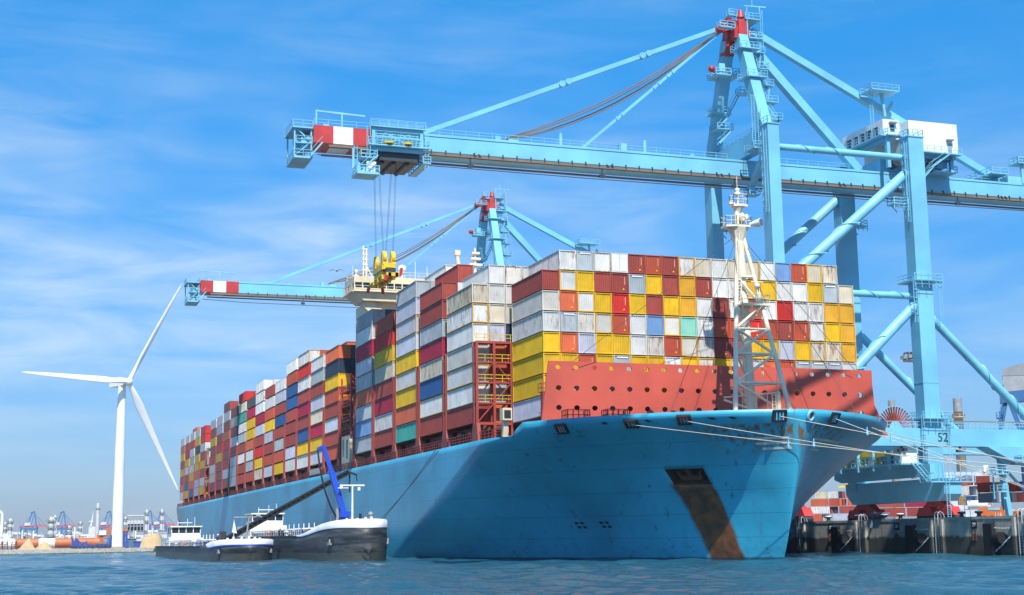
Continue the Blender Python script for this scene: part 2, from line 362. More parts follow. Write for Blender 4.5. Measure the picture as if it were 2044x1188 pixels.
# ------------------------------------------------------------------ water and land
def water():
    mt, nt, N, L, b = nodes('harbour_water')
    geo = N.new('ShaderNodeNewGeometry').outputs['Position']
    a = M_noise(nt, M_scale(nt, geo, (.40, .25, 1)), 1., 4, .6)
    c = M_noise(nt, M_scale(nt, geo, (2.6, 1.8, 1)), 1., 4, .65)
    g = M_noise(nt, M_scale(nt, geo, (.03, .012, 1)), 1., 3, .5)
    h = M_math(nt, 'ADD', M_math(nt, 'MULTIPLY', a, 1.0), M_math(nt, 'MULTIPLY', c, .45))
    bp = N.new('ShaderNodeBump'); bp.inputs['Strength'].default_value = 1.; bp.inputs['Distance'].default_value = .6
    L.new(h, bp.inputs['Height']); L.new(bp.outputs[0], b.inputs['Normal'])
    L.new(M_mix(nt, g, (.014, .066, .10), (.02, .10, .14)), b.inputs['Base Color'])
    b.inputs['Roughness'].default_value = .09; b.inputs['IOR'].default_value = 1.33
    import numpy as np
    m_ = MB(); m_.add([(-3000, -800, -.4), (2600, -800, -.4), (2600, 4200, -.4), (-3000, 4200, -.4)], [(0, 1, 2, 3)])
    # wind ripples as real relief on the basin before the viewer, finer close by
    g = np.random.default_rng(4); rr = [36.0]
    while rr[-1] < 560: rr.append(rr[-1]+max(.30, .0042*rr[-1]))
    rr = np.array(rr); az = np.linspace(YAW-.62, YAW+.62, 760)
    Rr, A = np.meshgrid(rr, az, indexing='ij'); X = CAM.x+Rr*np.sin(A); Y = CAM.y+Rr*np.cos(A); Zw = np.zeros_like(X)
    wind = 1.25
    for lam in np.geomspace(.9, 13.0, 56):
        th = wind+g.normal(0, .5); k = 2*math.pi/lam; fade = np.clip((lam/np.maximum(.30, .0042*Rr)-2.2)/2, 0, 1)
        Zw += .0125*lam**.7*fade*np.sin(k*(X*math.cos(th)+Y*math.sin(th))+g.uniform(0, 6.28))
    patch = .65+.5*np.sin(X*.045+1.3*np.sin(Y*.021))*np.sin(Y*.033+X*.011); Zw *= np.clip(patch, .35, 1.2)
    na, nr = len(az), len(rr); i0 = len(m_.v)
    me = bpy.data.meshes.new('water'); V = np.stack([X, Y, Zw], -1).reshape(-1, 3)
    V = np.concatenate([np.array(m_.v), V]); idx = (np.arange(nr-1)[:, None]*na+np.arange(na-1)[None, :]).reshape(-1)+i0
    F = np.stack([idx, idx+1, idx+na+1, idx+na], -1)[:, ::-1]
    F = np.concatenate([np.array([[0, 1, 2, 3]]), F]); n = len(F)
    me.vertices.add(len(V)); me.vertices.foreach_set('co', V.reshape(-1)); me.loops.add(n*4); me.loops.foreach_set('vertex_index', F.reshape(-1).astype(np.int32))
    me.polygons.add(n); me.polygons.foreach_set('loop_start', np.arange(n, dtype=np.int32)*4); me.polygons.foreach_set('use_smooth', np.ones(n, dtype=bool)); me.update(calc_edges=True); me.validate()
    me.materials.append(mt); o = bpy.data.objects.new('water', me); C.objects.link(o); tag(o, kind='structure')
water()
LAND_Z = 1.45
def land():
    mt, nt, N, L, b = nodes('gravel_ground')
    tc = N.new('ShaderNodeTexCoord').outputs['Object']
    n = M_noise(nt, tc, .08, 6, .7); n2 = M_noise(nt, tc, 1.4, 4, .7)
    L.new(M_mix(nt, n2, M_mix(nt, n, (.30, .25, .18), (.38, .34, .28)), (.22, .20, .17)), b.inputs['Base Color']); b.inputs['Roughness'].default_value = .95
    A = [at(-900, 400), at(0, 443), at(150, 462), at(310, 492), at(338, 700), at(352, 1500), at(352, 4000)]
    far = [at(-900, 4000)]
    m_ = MB(); n = len(A)
    top = [Vector((p.x, p.y, LAND_Z)) for p in A]
    inn = []
    for i, p in enumerate(A):
        d = Vector((p.x-CAM.x, p.y-CAM.y, 0)).normalized(); inn.append(Vector((p.x, p.y, 0))+d*9*(1 if i < 4 else .3)+Vector((0, 0, LAND_Z)))
    outer = [Vector((p.x, p.y, -.8)) for p in A]
    m_.add(outer+inn, [(i, i+1, i+1+n, i+n) for i in range(n-1)])
    m_.add(inn+[Vector((far[0].x, far[0].y, LAND_Z))], [tuple(range(n+1))])
    tag(m_.build('ground', mt), kind='structure')
    # riprap on the slope
    rk, nt, N, L, b = nodes('riprap_rock')
    tc = N.new('ShaderNodeTexCoord').outputs['Object']; s = N.new('ShaderNodeSeparateXYZ'); L.new(tc, s.inputs[0])
    n1 = M_noise(nt, tc, .5, 3, .8); zz = M_math(nt, 'ADD', s.outputs[2], M_math(nt, 'MULTIPLY', n1, .5))
    c0 = M_mix(nt, n1, (.20, .19, .175), (.44, .43, .40))
    L.new(M_mix(nt, M_map(nt, zz, .85, .55, 0., 1.), c0, (.05, .085, .015)), b.inputs['Base Color']); b.inputs['Roughness'].default_value = .95
    r = MB(); q = random.Random(3)
    for i in range(3):
        for k in range(900):
            t = q.random(); u = q.random()
            p = outer[i].lerp(outer[i+1], t).lerp(inn[i].lerp(inn[i+1], t), u); sz = q.uniform(.25, .6)
            vs = [p+Vector((x*sz*q.uniform(.7, 1.2), y*sz*q.uniform(.7, 1.2), z*sz*q.uniform(.6, 1.))) for x, y, z in ((1, 0, 0), (-1, 0, 0), (0, 1, 0), (0, -1, 0), (0, 0, 1), (0, 0, -1))]
            r.add(vs, [(0, 2, 4), (2, 1, 4), (1, 3, 4), (3, 0, 4), (2, 0, 5), (1, 2, 5), (3, 1, 5), (0, 3, 5)])
    tag(r.build('riprap', rk), kind='stuff')
land()
QX, QZ = 56.0, 5.08
def quay_ground():
    mt, nt, N, L, b = nodes('quay_paving')
    tc = N.new('ShaderNodeTexCoord').outputs['Object']; n = M_noise(nt, tc, .3, 6, .7)
    L.new(M_mix(nt, n, (.16, .155, .145), (.27, .26, .24)), b.inputs['Base Color']); b.inputs['Roughness'].default_value = .9
    m_ = MB(); m_.add([(QX+.6, -260, QZ-.02), (2500, -260, QZ-.02), (2500, 3000, QZ-.02), (QX+.6, 3000, QZ-.02)], [(0, 1, 2, 3)])
    tag(m_.build('quay_pavement', mt), kind='structure')
quay_ground()

# ------------------------------------------------------------------ the ship
CX = 23.75
MZ = [-4, 0, 4, 8, 12, 14, 16, 17, 18.2]; MM = [1.05, 1.12, 1.24, 1.32, 1.24, 1.12, .88, .72, .66]
def interp(x, xs, ys):
    if x <= xs[0]: return ys[0]
    for a, b, c, d in zip(xs[:-1], xs[1:], ys[:-1], ys[1:]):
        if x <= b: return c+(d-c)*(x-a)/(b-a)
    return ys[-1]
def Ys(z): return -18.2-6.4*(max(z, 0)/18)**.8
def Yf(z): return 10+50*max(0, 1-max(z, -4)/16.)
def hb(Y, z):
    t = min(1, max(0, (Y-Ys(z))/(Yf(z)-Ys(z)))); v = 29.2*(1-(1-t)**1.75)**interp(z, MZ, MM)
    d = max(0, Y-Ys(z)); v += interp(z, [0, 4, 10, 14, 18.2], [.15, .4, 1.3, 1.5, .4])*math.sqrt(d/(d+2.5))*(1-t)
    if Y > 330: v -= 2.2*((Y-330)/53)**2*max(0, 1-z/18)
    return v
def htop(Y): return 16.15 if Y > 2.2 else (17.75 if Y < -.4 else 16.15+(2.2-Y)/2.6*1.6)
def hpt(Y, z, off=0., side=-1):
    """a point of the hull's skin, pushed outward by off"""
    p = Vector((CX+side*hb(Y, z), Y, z))
    if off:
        a = Vector((CX+side*hb(Y+.2, z), Y+.2, z))-p; b = Vector((CX+side*hb(Y, z+.2), Y, z+.2))-p
        n = a.cross(b).normalized()
        if n.x*side < 0: n = -n
        p += n*off
    return p
SHIP = thing('container_ship', (CX, 180, 0), 'huge light blue container ship moored at the quay, bow towards the viewer', 'ship')
BAYP, BL = 14.75, 12.35
def bayY(k):
    if k == 1: return 0.0
    return 14.33+(k-2)*BAYP+(12.8 if k >= 7 else 0)+(10.7 if k >= 20 else 0)
SX = -5.1                       # outer face of the side stacks
def hull():
    W_ = 26; T = 84
    rows = []
    for j in range(W_+1):
        w = j/W_
        row = []
        for i in range(T+1):
            t = (i/T)**1.7; Y = -10
            for _ in range(6):
                zt = htop(Y); z = -4+(zt+4)*w; Y = Ys(z)+(Yf(z)-Ys(z))*t
            if i == 0: Y = Ys(z)
            row.append(Vector((CX-hb(Y, z), Y, z)))
        Y0 = row[-1].y
        for k in range(1, 9):
            Y = Y0+(80-Y0)*k/8; z = -4+(htop(Y)+4)*w; row.append(Vector((CX-hb(Y, z), Y, z)))
        for Y in (120, 180, 240, 300, 330, 350, 368, 383):
            z = -4+(htop(Y)+4)*w; row.append(Vector((CX-hb(Y, z), Y, z)))
        rows.append(row)
    n = len(rows[0])
    top = rows[-1]
    def inset(p, i, d, dz):
        q = Vector((CX+(p.x-CX)*(1-d/29.), p.y+(d if i < 6 else (d*.6 if i < 40 else 0)), p.z-dz)); return q
    rows.append([inset(p, i, .35, 0) for i, p in enumerate(top)])
    inner = []
    for p in top:
        if p.y > 2.2: inner.append(Vector((CX+(p.x-CX)*(1-.36/29.), p.y, p.z-.02))); continue
        z = p.z-1.25; y = max(p.y+.5, Ys(z)+.5); inner.append(Vector((CX-max(0, hb(y, z)-.45)*min(1, (CX-p.x)/4), y, z)))
    rows.append(inner)
    me = bpy.data.meshes.new('hull'); bm = bmesh.new()
    P = [[bm.verts.new(v-Vector(SHIP['_o'])) for v in r] for r in rows]
    S = [[bm.verts.new(Vector((2*CX-v.x, v.y, v.z))-Vector(SHIP['_o'])) for v in r] for r in rows]
    nr = len(rows)
    for j in range(nr-1):
        for i in range(n-1):
            f = bm.faces.new((P[j][i], P[j+1][i], P[j+1][i+1], P[j][i+1])); f.smooth = j < W_; f.material_index = 0 if j < W_ else 1
            f = bm.faces.new((S[j][i], S[j][i+1], S[j+1][i+1], S[j+1][i])); f.smooth = j < W_; f.material_index = 0 if j < W_ else 1
        bm.faces.new((P[j][n-1], P[j+1][n-1], S[j+1][n-1], S[j][n-1]))
    for i in range(n-1):
        bm.faces.new((P[0][i], P[0][i+1], S[0][i+1], S[0][i]))
        f = bm.faces.new((P[nr-1][i], S[nr-1][i], S[nr-1][i+1], P[nr-1][i+1])); f.material_index = 1
    bmesh.ops.remove_doubles(bm, verts=bm.verts, dist=.002)
    bmesh.ops.recalc_face_normals(bm, faces=bm.faces)
    bm.to_mesh(me); bm.free()
    me.materials.append(MAT['hull']); me.materials.append(MAT['deck']); me.materials.append(MAT['rust'])
    o = bpy.data.objects.new('hull', me); C.objects.link(o); o.parent = SHIP; o['_o'] = SHIP['_o']; TEMP.append(o)
    # anchor pocket cut into the port bow
    cs = [hpt(-9.38, 11.32), hpt(-13.32, 11.27), hpt(-12.9, 9.3), hpt(-8.8, 9.4)]
    nrm = (hpt(-11, 10.3, 1.)-hpt(-11, 10.3)).normalized()
    ct = MB(); ct.prism([c+nrm*1.5 for c in cs], -nrm*3.2)
    co = ct.build('cut', 'rust', SHIP); bpy.context.view_layer.update()
    bmc = bmesh.new(); bmc.from_mesh(co.data); bmesh.ops.recalc_face_normals(bmc, faces=bmc.faces); bmc.to_mesh(co.data); bmc.free()
    md = o.modifiers.new('b', 'BOOLEAN'); md.operation = 'DIFFERENCE'; md.object = co; md.solver = 'EXACT'
    try: md.material_mode = 'TRANSFER'
    except Exception: pass
    bpy.context.view_layer.update()
    new = bpy.data.meshes.new_from_object(o.evaluated_get(bpy.context.evaluated_depsgraph_get()))
    o.modifiers.clear(); o.data = new; new.name = 'hull'
    TEMP.remove(co); bpy.data.objects.remove(co)
    # anchor in its pocket
    a = MB(); c = sum(cs, Vector())/4-nrm*.7; tl = (cs[1]-cs[0]).normalized(); dn = (cs[3]-cs[0]).normalized()
    a.bar(c-dn*.9, c+dn*.7, .5, .5, up=nrm); a.bar(c+dn*.6-tl*1.4, c+dn*.6+tl*1.4, .6, .55, up=nrm)
    for sg in (-1, 1): a.bar(c+dn*.6+tl*1.3*sg, c-dn*.5+tl*1.55*sg, .45, .4, up=nrm, w2=.15)
    a.build('anchor', 'rust', SHIP)
    return o
HULL = hull()
def hull_patch(mb, y0, y1, z0, z1, off=.03, side=-1, ny=10, nz=2, mi=0):
    for i in range(ny):
        for j in range(nz):
            ya, yb = y0+(y1-y0)*i/ny, y0+(y1-y0)*(i+1)/ny; za, zb = z0+(z1-z0)*j/nz, z0+(z1-z0)*(j+1)/nz
            q = [hpt(ya, za, off, side), hpt(yb, za, off, side), hpt(yb, zb, off, side), hpt(ya, zb, off, side)]
            mb.add(q if side < 0 else q[::-1], [(0, 1, 2, 3)], mi)
def hull_marks():
    MAT['stripe'] = paint('pale_stripe_paint', (.60, .58, .46), .6, dirt=.3)
    for side in (-1, 1):
        for k, z in enumerate((14.35, 13.75, 13.15)):
            m_ = MB(); hull_patch(m_, -19.9-.25*k if side < 0 else -21.6+k*.4, -23.0+.1*k if side < 0 else -15.2-k*1.4, z, z+.26, .035, side, 8, 1); m_.build('painted_stripe', 'stripe', SHIP)
    m_ = MB(); hull_patch(m_, 374.5, 379.5, 9.4, 11.6, .04, -1, 3, 1); m_.build('stern_mark', 'black', SHIP)
    for Y in (7.0, 3.4):
        for dy, dz in ((-.55, -.45), (.25, -.45), (-.55, .1), (.25, .1)):
            m_ = MB(); hull_patch(m_, Y+dy, Y+dy+.5, 4.7+dz, 4.7+dz+.3, .03, -1, 2, 1)
            m_.build('thruster_mark', 'black', SHIP)
    for Y, z, w in ((-5.7, 16.6, 1.5), (-13.4, 16.75, 1.6), (-17.98, 16.9, 1.5), (-23.68, 17.0, 1.5), (29.47, 16.95, 1.4)):
        side = -1
        if Y > 0: Y, side = -22.6, 1
        c = hpt(Y, z, 0, side); t = (hpt(Y+.5, z, 0, side)-c).normalized(); n = (hpt(Y, z, 1., side)-c).normalized(); u = Vector((0, 0, 1))
        u = (u-n*u.dot(n)).normalized()
        if side > 0 or abs(Y) > 22: t = t if abs(t.x) > .3 else t
        fr = MB(); hw = w*.5; hh = .62
        for sg in (-1, 1):
            fr.bar(c+t*hw*sg-u*(hh+.1)+n*.12, c+t*hw*sg+u*(hh+.1)+n*.12, .22, .3, up=n)
            fr.bar(c+u*hh*sg-t*hw+n*.14, c+u*hh*sg+t*hw+n*.14, .22, .3, up=n)
        f = fr.build('fairlead_frame', 'black', SHIP)
        pl = MB(); pl.prism([c-t*(hw-.1)-u*(hh-.1), c+t*(hw-.1)-u*(hh-.1), c+t*(hw-.1)+u*(hh-.1), c-t*(hw-.1)+u*(hh-.1)], n*.05); pl.build('back_plate', 'bluegrey', f)
        ro = MB()
        for s2 in (-.38, .0, .38): ro.tube(c+t*s2-u*.5+n*.17, c+t*s2+u*.5+n*.17, .09, 8)
        ro.build('roller', 'crane_pipe' if side > 0 or Y < -23 else 'steel', f)
        if Y > -20:
            rr = MB(); rr.bar(c+t*hw-u*(hh-.1)+n*.27, c+t*hw+u*hh+n*.27, .1, .06, up=n); rr.bar(c+u*hh-t*hw+n*.29, c+u*hh+t*hw+n*.29, .1, .06, up=n); rr.build('red_edge', 'crane_red', f)
    c = hpt(-24.14, 17.0, 0, 1); n = (hpt(-24.1, 17, 1, 1)-c).normalized(); t = Vector((-n.y, n.x, 0)).normalized(); u = t.cross(n)
    ring = MB(); K = 20
    vs = [];
    for i in range(K):
        a = 2*math.pi*i/K; d = t*math.cos(a)+u*math.sin(a)
        for r, o_ in ((.78, .02), (.74, .22), (.46, .22), (.40, .02)): vs.append(c+d*r+n*o_)
    ring.add(vs, [(4*i+k, 4*((i+1) % K)+k, 4*((i+1) % K)+k+1, 4*i+k+1) for i in range(K) for k in range(3)], 0, True)
    o = ring.build('panama_chock', 'crane_pipe', SHIP)
    dk = MB(); dk.prism([c+(t*math.cos(2*math.pi*i/K)+u*math.sin(2*math.pi*i/K))*.42 for i in range(K)], n*.06); dk.build('chock_opening', 'crane_red', o)
    # small openings along the bulwark and a cowl at the break of the deck
    for Y, s in ((-10.9, .5), (-15.0, .34), (-19.9, .4), (-21.2, .3)):
        m_ = MB(); hull_patch(m_, Y-s/2, Y+s/2, 16.75, 16.98, .03, -1, 2, 1); m_.build('drain_opening', 'black', SHIP)
    m_ = MB(); b = Vector((-4.2, 3.4, 16.15)); m_.bar(b, b+Vector((-.1, -.4, 2.1)), .8, .7, w2=.6); m_.box(-4.9, -3.6, 2.2, 3.4, 18.2, 19.8); v = m_.build('ventilator', 'cream', SHIP)
    m_ = MB(); m_.box(-4.7, -3.8, 2.12, 2.2, 18.5, 19.5); m_.build('vent_opening', 'black', v)
hull_marks()
def breakwater():
    y0, z0, z1 = -2.2, 16.5, 25.55
    xl = lambda z: -1.35+(z-16.5)/9.05*1.25; 
    def xr(z): return 48.3+max(0, (21.2-z)/4.7)*2.1
    m_ = MB(); rowsz = [(24.85, .36, .30), (22.1, .38, .34), (19.55, .38, .34)]
    cxs = [1.25+2.5*i for i in range(19)]
    zs = [16.5, 18.5, 20.9, 23.4, z1]
    # front skin with real holes: one cell per hole
    xs = [0.0]+[2.5*i for i in range(1, 19)]+[47.5]
    th = .18
    def cell(xa, xb, za, zb, hole=None):
        for (y, fl) in ((y0, 0), (y0+th, 1)):
            if hole is None:
                q = [(xa, y, za), (xb, y, za), (xb, y, zb), (xa, y, zb)]; m_.add(q if not fl else q[::-1], [(0, 1, 2, 3)])
            else:
                cx, cz, rx, rz = hole; K = 16
                inner = [(cx+rx*math.cos(2*math.pi*(k+.5)/K-math.pi*.75), y, cz+rz*math.sin(2*math.pi*(k+.5)/K-math.pi*.75)) for k in range(K)]
                def edge(k):
                    s = k/(K/4); c = [(xa, za), (xb, za), (xb, zb), (xa, zb)]; i = int(s) % 4; f = s-int(s)
                    return (c[i][0]+(c[(i+1) % 4][0]-c[i][0])*f, y, c[i][1]+(c[(i+1) % 4][1]-c[i][1])*f)
                outer = [edge(k+.5) if False else edge(k) for k in range(K)]
                fs = [(k, (k+1) % K, K+(k+1) % K, K+k) for k in range(K)]
                m_.add(outer+inner, fs if not fl else [f[::-1] for f in fs])
                if not fl:
                    m_.add(inner+[(a, y0+th, b) for a, _, b in inner], [(k, K+k, K+(k+1) % K, (k+1) % K) for k in range(K)])
    bands = [(16.5, 18.4), (18.4, 20.8), (20.8, 23.5), (23.5, z1)]
    for bi, (za, zb) in enumerate(bands):
        for i in range(19):
            h = None
            if bi == 1: h = (cxs[i], 19.55, .40, .34)
            if bi == 2: h = (cxs[i], 22.1, .40, .34)
            if bi == 3: h = (cxs[i], 24.8, .38, .30)
            cell(xs[i], xs[i+1], za, zb, h)
    for side, X0 in ((-1, 0.0), (1, 47.5)):
        e = xl if side < 0 else xr
        zz = [16.5, 18.4, 20.8, 23.5, z1]
        for a, b in zip(zz[:-1], zz[1:]):
            q = [(e(a), y0, a), (X0, y0, a), (X0, y0, b), (e(b), y0, b)]
            if side > 0: q = q[::-1]
            m_.add(q, [(0, 1, 2, 3)]); m_.add([(x, y0+th, z) for x, _, z in q][::-1], [(0, 1, 2, 3)])
            q = [(e(a), y0, a), (e(b), y0, b), (e(b), y0+th, b), (e(a), y0+th, a)]; m_.add(q, [(0, 1, 2, 3)])
    m_.box(xl(z1), xr(z1), y0, y0+th, z1, z1+.03)
    br = m_.build('breakwater', 'break', SHIP)
    for i in range(0, 20, 1):
        s = MB(); x = 2.5*i if i else 0.2; s.prism([(x-.06, y0+th, 17), (x-.06, y0+th, 25.2), (x-.06, y0+.9, 25.2), (x-.06, y0+1.9, 17)], (.12, 0, 0)); s.build('stiffener', 'shipred', br)
    # mooring deck fittings before it
    for X, Y in ((2.6, -4.6), (7.5, -6)):
        c = MB(); w = 1.5
        c.rail([(X-w, Y-1, 16.5), (X+w, Y-1, 16.5), (X+w, Y+1, 16.5), (X-w, Y+1, 16.5)], 2.5, .75, .09, rows=4, closed=True)
        c.build('hatch_cage', 'shipred', SHIP)
    for X in (13, 21, 34):
        w = MB(); w.tube((X-1.6, -8, 17.6), (X+1.6, -8, 17.6), .95, 16); w.tube((X-1.7, -8, 17.6), (X-1.5, -8, 17.6), 1.3, 18); w.tube((X+1.5, -8, 17.6), (X+1.7, -8, 17.6), 1.3, 18); w.box(X-1.7, X+1.7, -8.9, -7.1, 16.5, 17.2)
        w.build('mooring_winch', 'shipred', SHIP)
    p = MB(); p.box(-.9, -.3, -2, -1.2, 17, 21.5); p.deck(-1.0, .9, -2.0, -.7, 21.6, t=.1); p.ladder((-.6, -2.1, 17), 7); p.build('platform_ladder', 'shipred', br)
breakwater()
def foremast():
    colb, colt = Vector((CX, -11.9, 16.5)), Vector((CX, -10.3, 43.0))
    f1, f2 = Vector((19.7, -15, 16.5)), Vector((28.0, -15, 16.5))
    t1, t2 = Vector((23.35, -10.6, 41.6)), Vector((24.3, -10.6, 41.6))
    m_ = MB(); m_.tube(colb, colt, .72, 14, .60)
    mast = m_.build('foremast', 'buff', SHIP)
    for a, b in ((f1, t1), (f2, t2)):
        l = MB(); l.tube(a, b, .34, 10, .26); l.build('mast_leg', 'buff', mast)
    P1 = lambda s: f1.lerp(t1, s); P2 = lambda s: f2.lerp(t2, s); P0 = lambda s: colb.lerp(colt, s)
    br = MB(); lv = [.05, .22, .37, .50, .63, .78]
    for s in lv[1:]:
        br.tube(P1(s), P2(s), .17, 8); br.tube(P1(s), P0(s*.93), .13, 8); br.tube(P2(s), P0(s*.93), .13, 8)
    for i, (a, b) in enumerate(zip(lv[:-1], lv[1:])):
        br.tube(P1(a) if i % 2 else P2(a), P2(b) if i % 2 else P1(b), .18, 8)
        br.tube(P1(b), P0(a), .14, 8)
        if i == 2: br.tube(P1(a), P2(b), .16, 8)
    br.build('mast_brace', 'buff', mast)
    ld = MB(); ld.ladder((CX-1.0, -11.9, 16.6), 25.5, .5); ld.build('ladder', 'buff', mast)
    pl = MB(); z = 32.4; pl.deck(CX-1.3, CX+2.7, -13.0, -10.6, z, t=.25, rt=.07)
    for dx in (-1.2, .2, 1.6, 2.8): pl.bar((CX+dx*.3, -11.5, z-2.0), (CX+dx, -12.9, z-.3), .16)
    pl.bar((CX-2.3, -11.6, z+.3), (CX-.9, -11.6, z+.3), .25); pl.tube((CX+1.3, -12.4, z), (CX+1.3, -12.4, z+3.2), .08, 6); pl.bar((CX+.4, -12.4, z+2.9), (CX+2.2, -12.4, z+2.9), .18, .1)
    pl.ball((CX+1.3, -12.4, z+2.4), .38)
    pl.build('mast_platform', 'buff', mast)
    pl = MB(); z = 43.0; c = Vector((CX, -10.3, z))
    pl.lathe(c, [(.65, -2.3), (1.35, -.3), (1.35, 0)], 10, smooth=False)
    pl.prism([c+Vector((-2.1, -.7, -.25)), c+Vector((-.8, -1.2, -.25)), c+Vector((1.3, -1.2, -.25)), c+Vector((1.3, 1.1, -.25)), c+Vector((-2.1, .8, -.25))], (0, 0, .25))
    pl.rail([c+Vector((-2.1, -.7, 0)), c+Vector((-.8, -1.2, 0)), c+Vector((1.3, -1.2, 0)), c+Vector((1.3, 1.1, 0)), c+Vector((-2.1, .8, 0))], 1.2, .8, .06, closed=True)
    pl.build('mast_platform', 'buff', mast)
    u = MB(); u.tube(c, c+Vector((-.1, 0, 2.8)), .45, 12, .38); u.ball(c+Vector((.3, -.7, 1.0)), .42, sq=1.7); u.ball(c+Vector((.95, -.7, 1.1)), .26, sq=1.9); u.build('upper_post', 'buff', mast)
    h = MB(); a = c+Vector((1.3, -.9, .1)); h.tube(a, a+Vector((.9, -1.3, .1)), .28, 14, .62); h.build('foghorn', 'white', mast)
    h = MB(); h.tube(a+Vector((.9, -1.31, .1)), a+Vector((.92, -1.34, .1)), .54, 14); h.build('horn_mouth', 'bluegrey', mast)
    pl = MB(); c2 = c+Vector((.1, 0, 2.6)); pl.prism([c2+Vector((-.9, -.6, 0)), c2+Vector((.2, -.9, 0)), c2+Vector((1.1, -.7, 0)), c2+Vector((1.1, .6, 0)), c2+Vector((-.9, .6, 0))], (0, 0, .3))
    pl.lathe(c2, [(.45, -.7), (.8, 0)], 8, smooth=False); pl.rail([c2+Vector((-.9, -.6, .3)), c2+Vector((1.1, -.7, .3)), c2+Vector((1.1, .6, .3)), c2+Vector((-.9, .6, .3))], 1.4, .6, .05, closed=True)
    pl.bar(c2+Vector((-1.5, -.4, .4)), c2+Vector((-.7, -.4, .4)), .3); pl.build('mast_platform', 'buff', mast)
    t = MB(); t.tube(c2, c2+Vector((0, 0, 1.5)), .16, 8); t.lathe(c2+Vector((0, 0, 1.5)), [(.2, 0), (.42, .12), (.42, .4), (.22, .6), (.36, .75), (.32, 1.0), (.1, 1.1)], 10); t.tube(c2+Vector((0, 0, 2.5)), c2+Vector((0, 0, 4.2)), .05, 6)
    t.build('navigation_light', 'buff', mast)
    w = MB()
    for e in ((3, -3, 25.5), (45, -3, 25.5), (33.5, -21, 17.5), (10, -16.5, 17.5), (38, -3, 18.5)): w.tube(c+Vector((0, 0, -1)), e, .035, 5)
    w.build('stay_wire', 'cable', mast)
    # small stores crane on the forecastle, stowed
    s = MB(); p = Vector((25.8, -15.2, 16.5)); s.tube(p, p+Vector((0, 0, 4.3)), .32, 10); s.tube(p+Vector((0, 0, 4.3)), p+Vector((-.1, 0, 6.6)), .08, 6)
    q = p+Vector((-6.3, 2.6, 3.4)); s.bar(p+Vector((0, 0, 4.2)), q+Vector((0, 0, .3)), .18); s.bar(p+Vector((0, 0, .9)), q, .26)
    for k in (.2, .4, .6, .8): s.bar(p.lerp(q, k)+Vector((0, 0, .9+(1-k)*-.1)), p.lerp(q, k)+Vector((0, 0, 3.9*(1-k)+.3*k)), .1)
    s.ladder(p+Vector((-.8, -.3, 0)), 4.2, .5); s.build('deck_crane', 'cream', SHIP)
foremast()
def deck_gear():
    for k in range(2, 25):
        y0 = bayY(k); y1 = y0+BL
        m_ = MB(); m_.box(SX+1.6, 52.6-1.6, y0+.2, y1-.2, 16.0, 18.55); m_.build('hatch_cover', 'deck', SHIP)
    def frame(yc, nt_, full):
        """a lashing bridge: a gallows of posts, beams and gangways standing athwart the ship"""
        b = MB(); zt = 18.7+2.82*nt_; d = .55
        cols = [SX+.1+2.52*i for i in range(0, 24)]
        use = cols[:6] if full else cols[:3]
        for i, x in enumerate(use+[cols[-1]]):
            for sg in (-1, 1): b.bar((x, yc+sg*d, 16.1), (x, yc+sg*d, zt), .34, .30)
            b.bar((x, yc-d, 18.0), (x, yc+d, 18.0), .3)
        for t in range(0, nt_+1):
            z = 18.7+2.82*t
            for sg in (-1, 1): b.bar((SX, yc+sg*d, z-.1), (53, yc+sg*d, z-.1), .16, .34 if t in (0, nt_) else .2)
            b.box(SX, 53, yc-d, yc+d, z-.13, z-.08)
        for i in range(len(use)-1):
            if full:
                b.bar((use[i], yc-d, 18.7+2.82*(i % 2)), (use[i+1], yc-d, 18.7+2.82*(i % 2+1)), .16)
                b.bar((use[i], yc-d, 18.7+2.82*(2+i % 2)), (use[i+1], yc-d, 18.7+2.82*(3-i % 2)), .13)
        # pedestal under the outermost stack
        b.prism([(SX-.1, yc-1.5, 16.1), (SX-.1, yc+1.5, 16.1), (SX-.1, yc+.9, 18.6), (SX-.1, yc-.9, 18.6)], (.5, 0, 0))
        o = b.build('lashing_bridge', 'shipred', SHIP)
        if full:
            r = MB()
            for t in (1, 2, 3, nt_): r.rail([(SX, yc-d-.08, 18.7+2.82*t), (SX+5*2.52, yc-d-.08, 18.7+2.82*t)], 1.0, 1.3, .08)
            r.build('gangway_rail', 'yellow', o)
    frame(bayY(2)-1.1, 4, True)
    for k in range(3, 25):
        if k in (7, 20):
            frame(bayY(k)-1.0, 4, k == 7)
            continue
        frame(bayY(k)-1.2, 4, False)
    frame(bayY(6)+BL+1.0, 4, False); frame(bayY(19)+BL+1.0, 4, False)
    r = MB(); y = 3.0
    r.rail([(CX-hb(y, 16.1)+.15, y, 16.15), (-5.1, 14, 16.15), (-5.25, 40, 16.15), (-5.25, 380, 16.15)], 1.25, 1.2, .09, rows=3)
    r.build('deck_railing', 'shipred', SHIP)
    q = random.Random(5)
    for k in range(2, 18):
        for j in range(3 if k < 8 else 1):
            g = MB(); y = bayY(k)+1+q.uniform(0, 2.4)+j*3.6; w = q.uniform(.4, .9); h = q.uniform(.8, 2.0)
            g.lathe((SX+.7, y, 16.1), [(w*.5, 0), (w*.5, h*.6), (w*.75, h*.65), (w*.75, h*.85), (w*.3, h)], 8); g.build('deck_ventilator', 'shipred' if (k+j) % 3 else 'dark', SHIP)
    s = MB(); y = bayY(8)+1.0; s.box(SX-.2, SX+.6, y, y+10.5, 16.6, 17.9)
    for k in range(14): s.box(SX-.28, SX-.2, y+.3+k*.74, y+.75+k*.74, 16.75, 17.75)
    s.build('stowed_gangway', 'steel', SHIP)
deck_gear()
